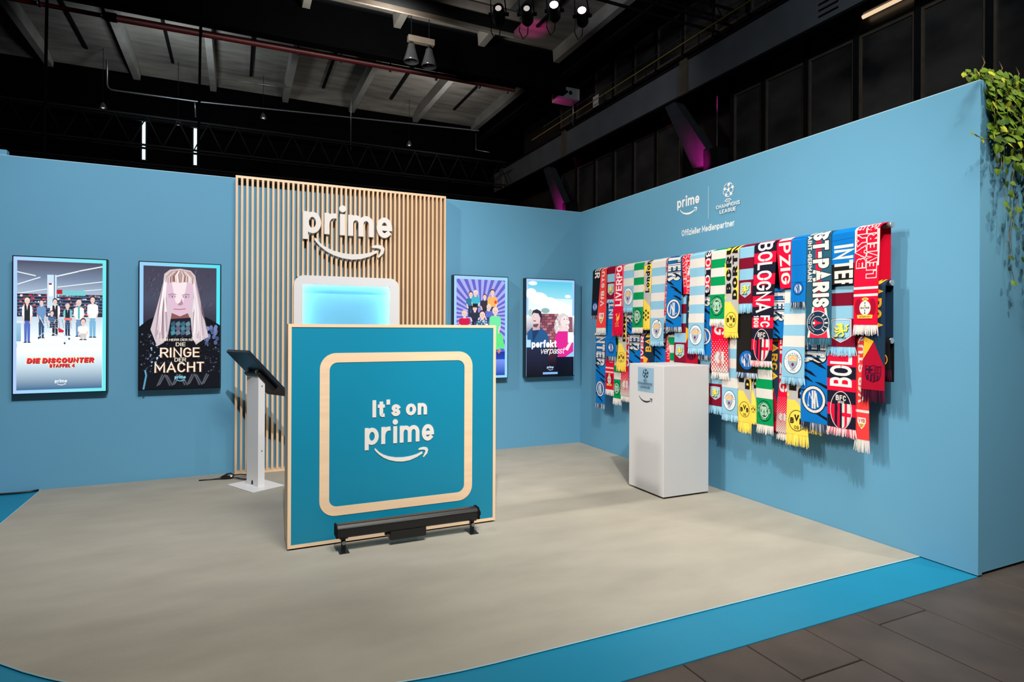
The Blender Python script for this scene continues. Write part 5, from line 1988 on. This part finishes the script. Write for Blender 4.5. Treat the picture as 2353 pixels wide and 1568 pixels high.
mb_ = obj('lamp_mount', MB().bevbox(-.34, .20, 5.94, 6.06, 6.9, 7.02, .01), M_trough)
tag(mb_, 'grey mounting bar above the two bell pendant lamps', 'mount')

# theatre spotlights
for x, z, mt, lb_ in ((.307, 6.25, M_dim, 'leftmost theatre spotlight on the roof truss, unlit'), (.799, 6.36, M_dim, 'second theatre spotlight from the left on the roof truss, cut by the frame'),
                      (1.296, 6.53, M_lens, 'glowing theatre spotlight between its neighbours on the roof truss'), (1.826, 6.56, M_lens, 'rightmost glowing theatre spotlight on the roof truss')):
    s_ = thing('theatre_spotlight', lb_, 'spotlight', 'theatre spotlights')
    d_ = (CAM - Vector((x, 3, z))).normalized()
    d_ = (d_ + Vector((-.05, 0, .62))).normalized()
    q_ = d_.to_track_quat('Z', 'Y').to_matrix().to_4x4()
    M_ = Matrix.Translation((x, 3, z)) @ q_
    part('body', MB().lathe([(.0, -.36), (.07, -.36), (.10, -.30), (.10, -.10), (.085, -.06), (.085, .0), (.07, 0.0)], 16, M_), M_dark, s_)
    part('lens', MB().disc(.072 if mt is M_lens else .05, -.008, 16, M_), mt, s_)
    part('yoke', MB().tube([M_ @ Vector((-.12, 0, -.15)), Vector((x - .12, 3.05, z + .26)), Vector((x + .12, 3.05, z + .26)), M_ @ Vector((.12, 0, -.15))], .012, 6), M_matte, s_)
    for q in (-1, 1):
        part('knob', MB().tube([M_ @ Vector((.10 * q, 0, -.15)), M_ @ Vector((.16 * q, 0, -.15))], .03, 8), M_matte, s_)
    part('cable', MB().tube([(x - .06, 3.1, z - .12), (x - .08, 3.1, z - .34), (x - .01, 3.1, z - .46), (x + .07, 3.1, z - .36), (x + .1, 3.12, z - .02)], .008, 6), M_matte, s_)
    part('clamp', MB().box(x - .03, x + .03, 3.02, 3.08, z + .26, z + .40), M_matte, s_)
tr = thing('lamp_truss', 'black lattice truss carrying the theatre spotlights at the frame edge', 'truss')
for y in (2.9, 3.2):
    for z in (6.95, 7.25):
        part('chord', MB().tube([(-3.2, y, z), (5.4, y, z)], .028, 8), M_matte, tr)
for i in range(20):
    x = -3.1 + i * .42
    part('brace', MB().tube([(x, 2.9, 6.95), (x + .21, 2.9, 7.25), (x + .42, 2.9, 6.95)], .014, 6), M_matte, tr)

# gallery on the window side
ga = thing('gallery', 'dark grey gallery beam running along the window side of the hall', 'gallery')
part('fascia', MB().box(4.5, 4.56, -3.5, 13, 5.80, 6.43), M_fascia, ga)
part('top_ledge', MB().box(4.46, 4.62, -3.5, 13, 6.43, 6.47), M_dark, ga)
part('floor_slab', MB().box(4.56, 5.58, -3.5, 13, 6.34, 6.42), M_dark, ga)
part('lower_flange', MB().box(4.46, 4.66, -3.5, 13, 5.76, 5.80), M_dark, ga)
for y in (-1.4, 3.55, 8.2, 12.3):
    part('bracket_plate', MB().box(4.44, 4.5, y - .10, y + .10, 5.78, 6.46), M_frame, ga)
for k in range(5):
    part('vent_slot', MB().box(4.492, 4.5, .30, .62, 5.90 + k * .09, 5.93 + k * .09), M_matte, ga)
hr_ = thing('handrail', 'thin yellow handrail along the top of the gallery beam', 'handrail')
part('rail', MB().tube([(4.52, -3.4, 6.86), (4.52, 10.2, 6.80)], .013, 6), M_yrail, hr_)
part('rail', MB().tube([(4.9, -3.4, 7.2), (4.9, 10.2, 7.25)], .008, 6), M_galv, hr_)
for i in range(9):
    part('post', MB().tube([(4.52, -3.2 + i * 1.6, 6.45), (4.52, -3.2 + i * 1.6, 6.84)], .011, 6), M_dark, hr_)
MAG = (1, .02, .42)
M_brace = mat('brace_paint', C(52, 56, 62), .7, var=.2, spec=.2)
for yk, lb_ in ((3.62, 'diagonal steel brace under the gallery lit magenta, nearer one'), (8.9, 'diagonal steel brace under the gallery lit magenta, farther one')):
    a_ = thing('gallery_brace', lb_, 'brace', 'gallery braces')
    part('strut', MB().prism([(yk + .55, 5.78), (yk + .25, 5.78), (yk - .62, 4.62), (yk - .62, 4.30), (yk - .30, 4.30)], 4.5, 4.72, 'x'), M_brace, a_)
    part('column', MB().box(4.48, 4.76, yk - .95, yk - .60, 0, 4.55), M_dark, a_)
    spot('magenta_lamp', (4.1, yk - .95, 3.9), (4.6, yk - .42, 4.62), 300, 36, .9, .03, MAG)
spot('magenta_lamp', (2.5, 6.0, 6.9), (2.62, 6.45, 8.0), 34, 44, .9, .03, MAG)
# white housing on the gallery
pb = thing('projector_housing', 'white projector housing on a thin post above the gallery', 'projector')
part('body', MB().bevbox(4.16, 4.74, 7.87, 8.33, 7.2, 7.5, .01), M_white, pb)
part('window', MB().box(4.152, 4.162, 7.93, 8.27, 7.27, 7.45), M_glassd, pb)
part('fan', MB().tube([(4.46, 7.87, 7.36), (4.46, 7.862, 7.36)], .055, 14), M_dark, pb)
part('post', MB().tube([(4.62, 8.0, 7.2), (4.62, 8.0, 6.45)], .02, 8), M_galv, pb)
spot('magenta_lamp', (3.9, 8.1, 6.75), (4.3, 8.1, 7.16), 3.5, 70, .9, .02, MAG)
nt_ = obj('paper_note', MB().box(4.72, 4.725, 6.95, 7.2, 6.78, 7.05), M_white)
tag(nt_, 'white paper note hanging beside the projector housing', 'paper')
for (y, z0, z1, lb_) in ((3.27, 3.0, 5.76, 'thin pale conduit on the hall wall beside the nearer magenta brace'), (9.75, 3.0, 5.76, 'thin pale conduit on the hall wall far behind the stand corner')):
    o_ = obj('wall_conduit', MB().tube([(5.05, y, z0), (5.05, y, z1)], .014, 6), M_galv)
    tag(o_, lb_, 'pipe', 'wall conduits')


# windows of the hall: frame, panes
def hall_window(n, ya, yb, z0, z1, trans=None):
    w = empty('window_%d' % n)
    w['kind'] = 'structure'
    x = 5.2
    f = .04
    part('post', MB().box(x - .05, x + .08, yb - f, yb + f, z0, trans or z1), M_dark, w)
    for q in (ya + f, yb - f - .035):
        part('stile', MB().box(x - .03, x + .04, q, q + .035, z0 + .05, z1), M_frame, w)
    part('head', MB().box(x - .03, x + .04, ya + f + .035, yb - f - .035, z1 - .045, z1), M_frame, w)
    part('sill', MB().box(x - .05, x + .06, ya + f, yb - f, z0, z0 + .05), M_frame, w)
    part('pane', MB().box(x, x + .012, ya + f + .035, yb - f - .035, z0 + .05, z1 - .045), M_glassd, w)
    if trans:
        part('transom_bar', MB().box(x - .04, x + .05, ya + f, yb - f, z1, z1 + .05), M_dark, w)
        part('transom_pane', MB().box(x + .01, x + .022, ya + f, yb - f, z1 + .05, trans - .04), M_glassd, w)
        part('transom_head', MB().box(x - .03, x + .06, ya + f, yb - f, trans - .04, trans), M_dark, w)


LOW = [9.64, 8.73, 7.80, 6.94, 6.13, 5.285, 4.43]
LOW2 = [3.0, 2.256, 1.374, .493, -.41, -1.28, -2.15, -3.0]
nw = 1
for seq in (LOW, LOW2):
    for i in range(len(seq) - 1):
        hall_window(nw, seq[i + 1], seq[i], 2.2, 5.70, 6.05)
        nw += 1
UP = [9.7, 8.805, 7.847, 6.964, 6.133, 5.273, 4.393, 3.5, 2.6, 1.7]
for i in range(len(UP) - 1):
    hall_window(nw, UP[i + 1], UP[i], 7.05, 7.98)
    nw += 1
fx = thing('strip_reflection', 'warm glowing strip standing in for a lamp reflection in the top right hall window', 'lamp')  # window reflection built as a glowing strip
part('tube', MB().tube([(5.12, .36, 5.93), (5.12, -.33, 5.93)], .03, 8), mat('warm_tube', (1, 1, 1, 1), .4, emit=(1, .72, .45, 1), estr=1.0), fx)
part('batten', MB().box(5.13, 5.18, -.34, .37, 5.95, 6.0), M_white, fx)
# cool fill lamp added to bring out the window wall
spot('window_fill_lamp', (1.6, -3.5, 6.0), (5.2, 3.5, 5.6), 240, 95, .9, .2, (.8, .92, 1))

# ================================================================== IVY OVER THE WALL END
iv = thing('ivy_plant', 'green ivy trailing over the end of the blue right wall', 'plant')
ri = random.Random(21)
lobes = [(0, .02), (.26, -.12), (.50, .06), (.50, .32), (.42, .56), (.20, .76), (0, 1.0), (-.20, .76), (-.42, .56), (-.50, .32), (-.50, .06), (-.26, -.12)]
leaves = []
for m_ in (M_leafa, M_leafb, M_leafc):
    V = [Vector((0, .35, .0))] + [Vector((x, y, -.22 * abs(x) - .12 * y * y)) for (x, y) in lobes]
    F = [(0, 1 + i, 1 + (i + 1) % 12) for i in range(12)]
    me = bpy.data.meshes.new('leaf')
    me.from_pydata([tuple(v) for v in V], [], F)
    me.materials.append(m_)
    leaves.append(me)


def leaf_at(p, size, wts):
    me = ri.choices(leaves, wts)[0]
    # the blade hangs from its stalk and faces outwards
    fwd = Vector((ri.uniform(-.7, .5), -1, ri.uniform(-.1, .9))).normalized()
    dn = Vector((ri.uniform(-.8, .8), ri.uniform(-.3, .1), -1)).normalized()
    xx = dn.cross(fwd).normalized()
    dn = fwd.cross(xx)
    R_ = Matrix((xx, dn, fwd)).transposed()
    link_copy(me, 'leaf', iv, p, R_.to_euler(), (size, size, size))


vines = []
NL = 0
specs = [(.18, .62), (.24, .80), (.30, 1.10), (.33, .9), (.40, .95), (.46, 1.05), (.27, 1.0), (.42, .7), (.37, .85), (.10, .42)]
for i in range(14):
    specs.append((.03 + i * .033, ri.uniform(.22, .48)))
for (x, ln) in specs:
    pts = [Vector((x + ri.uniform(-.03, .03), -3.74, 2.515)), Vector((x, -3.80, 2.55)), Vector((x + ri.uniform(-.02, .02), -3.85, 2.53))]
    z = 2.5
    px, py = pts[-1].x, -3.865
    while z > 2.5 - ln:
        z -= .055
        px += ri.uniform(-.022, .020)
        py += ri.uniform(-.010, .009)
        py = min(-3.85, max(-3.93, py))
        pts.append(Vector((px, py, z)))
    part('stem', MB().tube(pts, .0014, 5), M_stem, iv)
    for k, q in enumerate(pts[2:]):
        dens = .5 if q.z > 2.15 else .85
        for _ in range(2 if q.z > 2.2 else 1):
            if ri.random() < dens and NL < 262:
                top = q.z > 2.1
                leaf_at(q + Vector((ri.uniform(-.03, .03), ri.uniform(-.02, .004), ri.uniform(-.02, .02))), ri.uniform(.036, .056) if top else ri.uniform(.026, .042), (6, 2.2, 3) if top else (3, .4, 5))
                NL += 1
for pts in ([(.04, -3.80, 2.54), (-.03, -3.84, 2.53), (-.08, -3.83, 2.525), (-.13, -3.84, 2.50), (-.15, -3.85, 2.485)],
            [(.05, -3.87, 2.20), (-.02, -3.90, 2.185), (-.07, -3.88, 2.18), (-.12, -3.87, 2.20)]):
    pts = [Vector(q) for q in pts]
    part('stem', MB().tube(pts, .002, 5), M_stem, iv)
    for q in pts[1:]:
        leaf_at(q, ri.uniform(.022, .034), (5, 3, 3))
        leaf_at(q + Vector((-.02, 0, .012)), ri.uniform(.018, .03), (5, 3, 3))
for i in range(3):
    x = .05 + i * .16
    part('stem', MB().tube([(x, -3.78, 2.52), (x + .02, -3.80, 2.58), (x + .05, -3.80, 2.62), (x + .04, -3.79, 2.66)], .0022, 5), M_stem, iv)
for i in range(15):
    leaf_at(Vector((ri.uniform(.02, .5), ri.uniform(-3.82, -3.70), ri.uniform(2.51, 2.585))), ri.uniform(.036, .056), (4, 5, 1))

# the crowded small leaves behind the single ones
V, F = [], []
for i in range(420):
    x = ri.uniform(.03, .52)
    z = 2.57 - abs(ri.gauss(0, .20)) - (.0 if x > .12 else 0)
    if z < 1.95 + (.25 if x < .2 else 0):
        continue
    c_ = Vector((x, ri.uniform(-3.875, -3.84) if z < 2.5 else ri.uniform(-3.87, -3.72), z))
    s_ = ri.uniform(.028, .046)
    fw_ = Vector((ri.uniform(-.8, .6), -1, ri.uniform(-.1, .9))).normalized()
    dn_ = Vector((ri.uniform(-.8, .8), 0, -1)).normalized()
    xx_ = dn_.cross(fw_).normalized()
    dn_ = fw_.cross(xx_)
    k_ = len(V)
    V.append(c_ + dn_ * .35 * s_)
    for (a, b) in lobes:
        V.append(c_ + xx_ * a * s_ + dn_ * b * s_ - fw_ * (.22 * abs(a)) * s_)
    F += [(k_, k_ + 1 + i2, k_ + 1 + (i2 + 1) % 12) for i2 in range(12)]
me = bpy.data.meshes.new('foliage')
me.from_pydata([tuple(v) for v in V], [], F)
fo = obj('foliage', me, M_leafa, iv)
fo['kind'] = 'stuff'
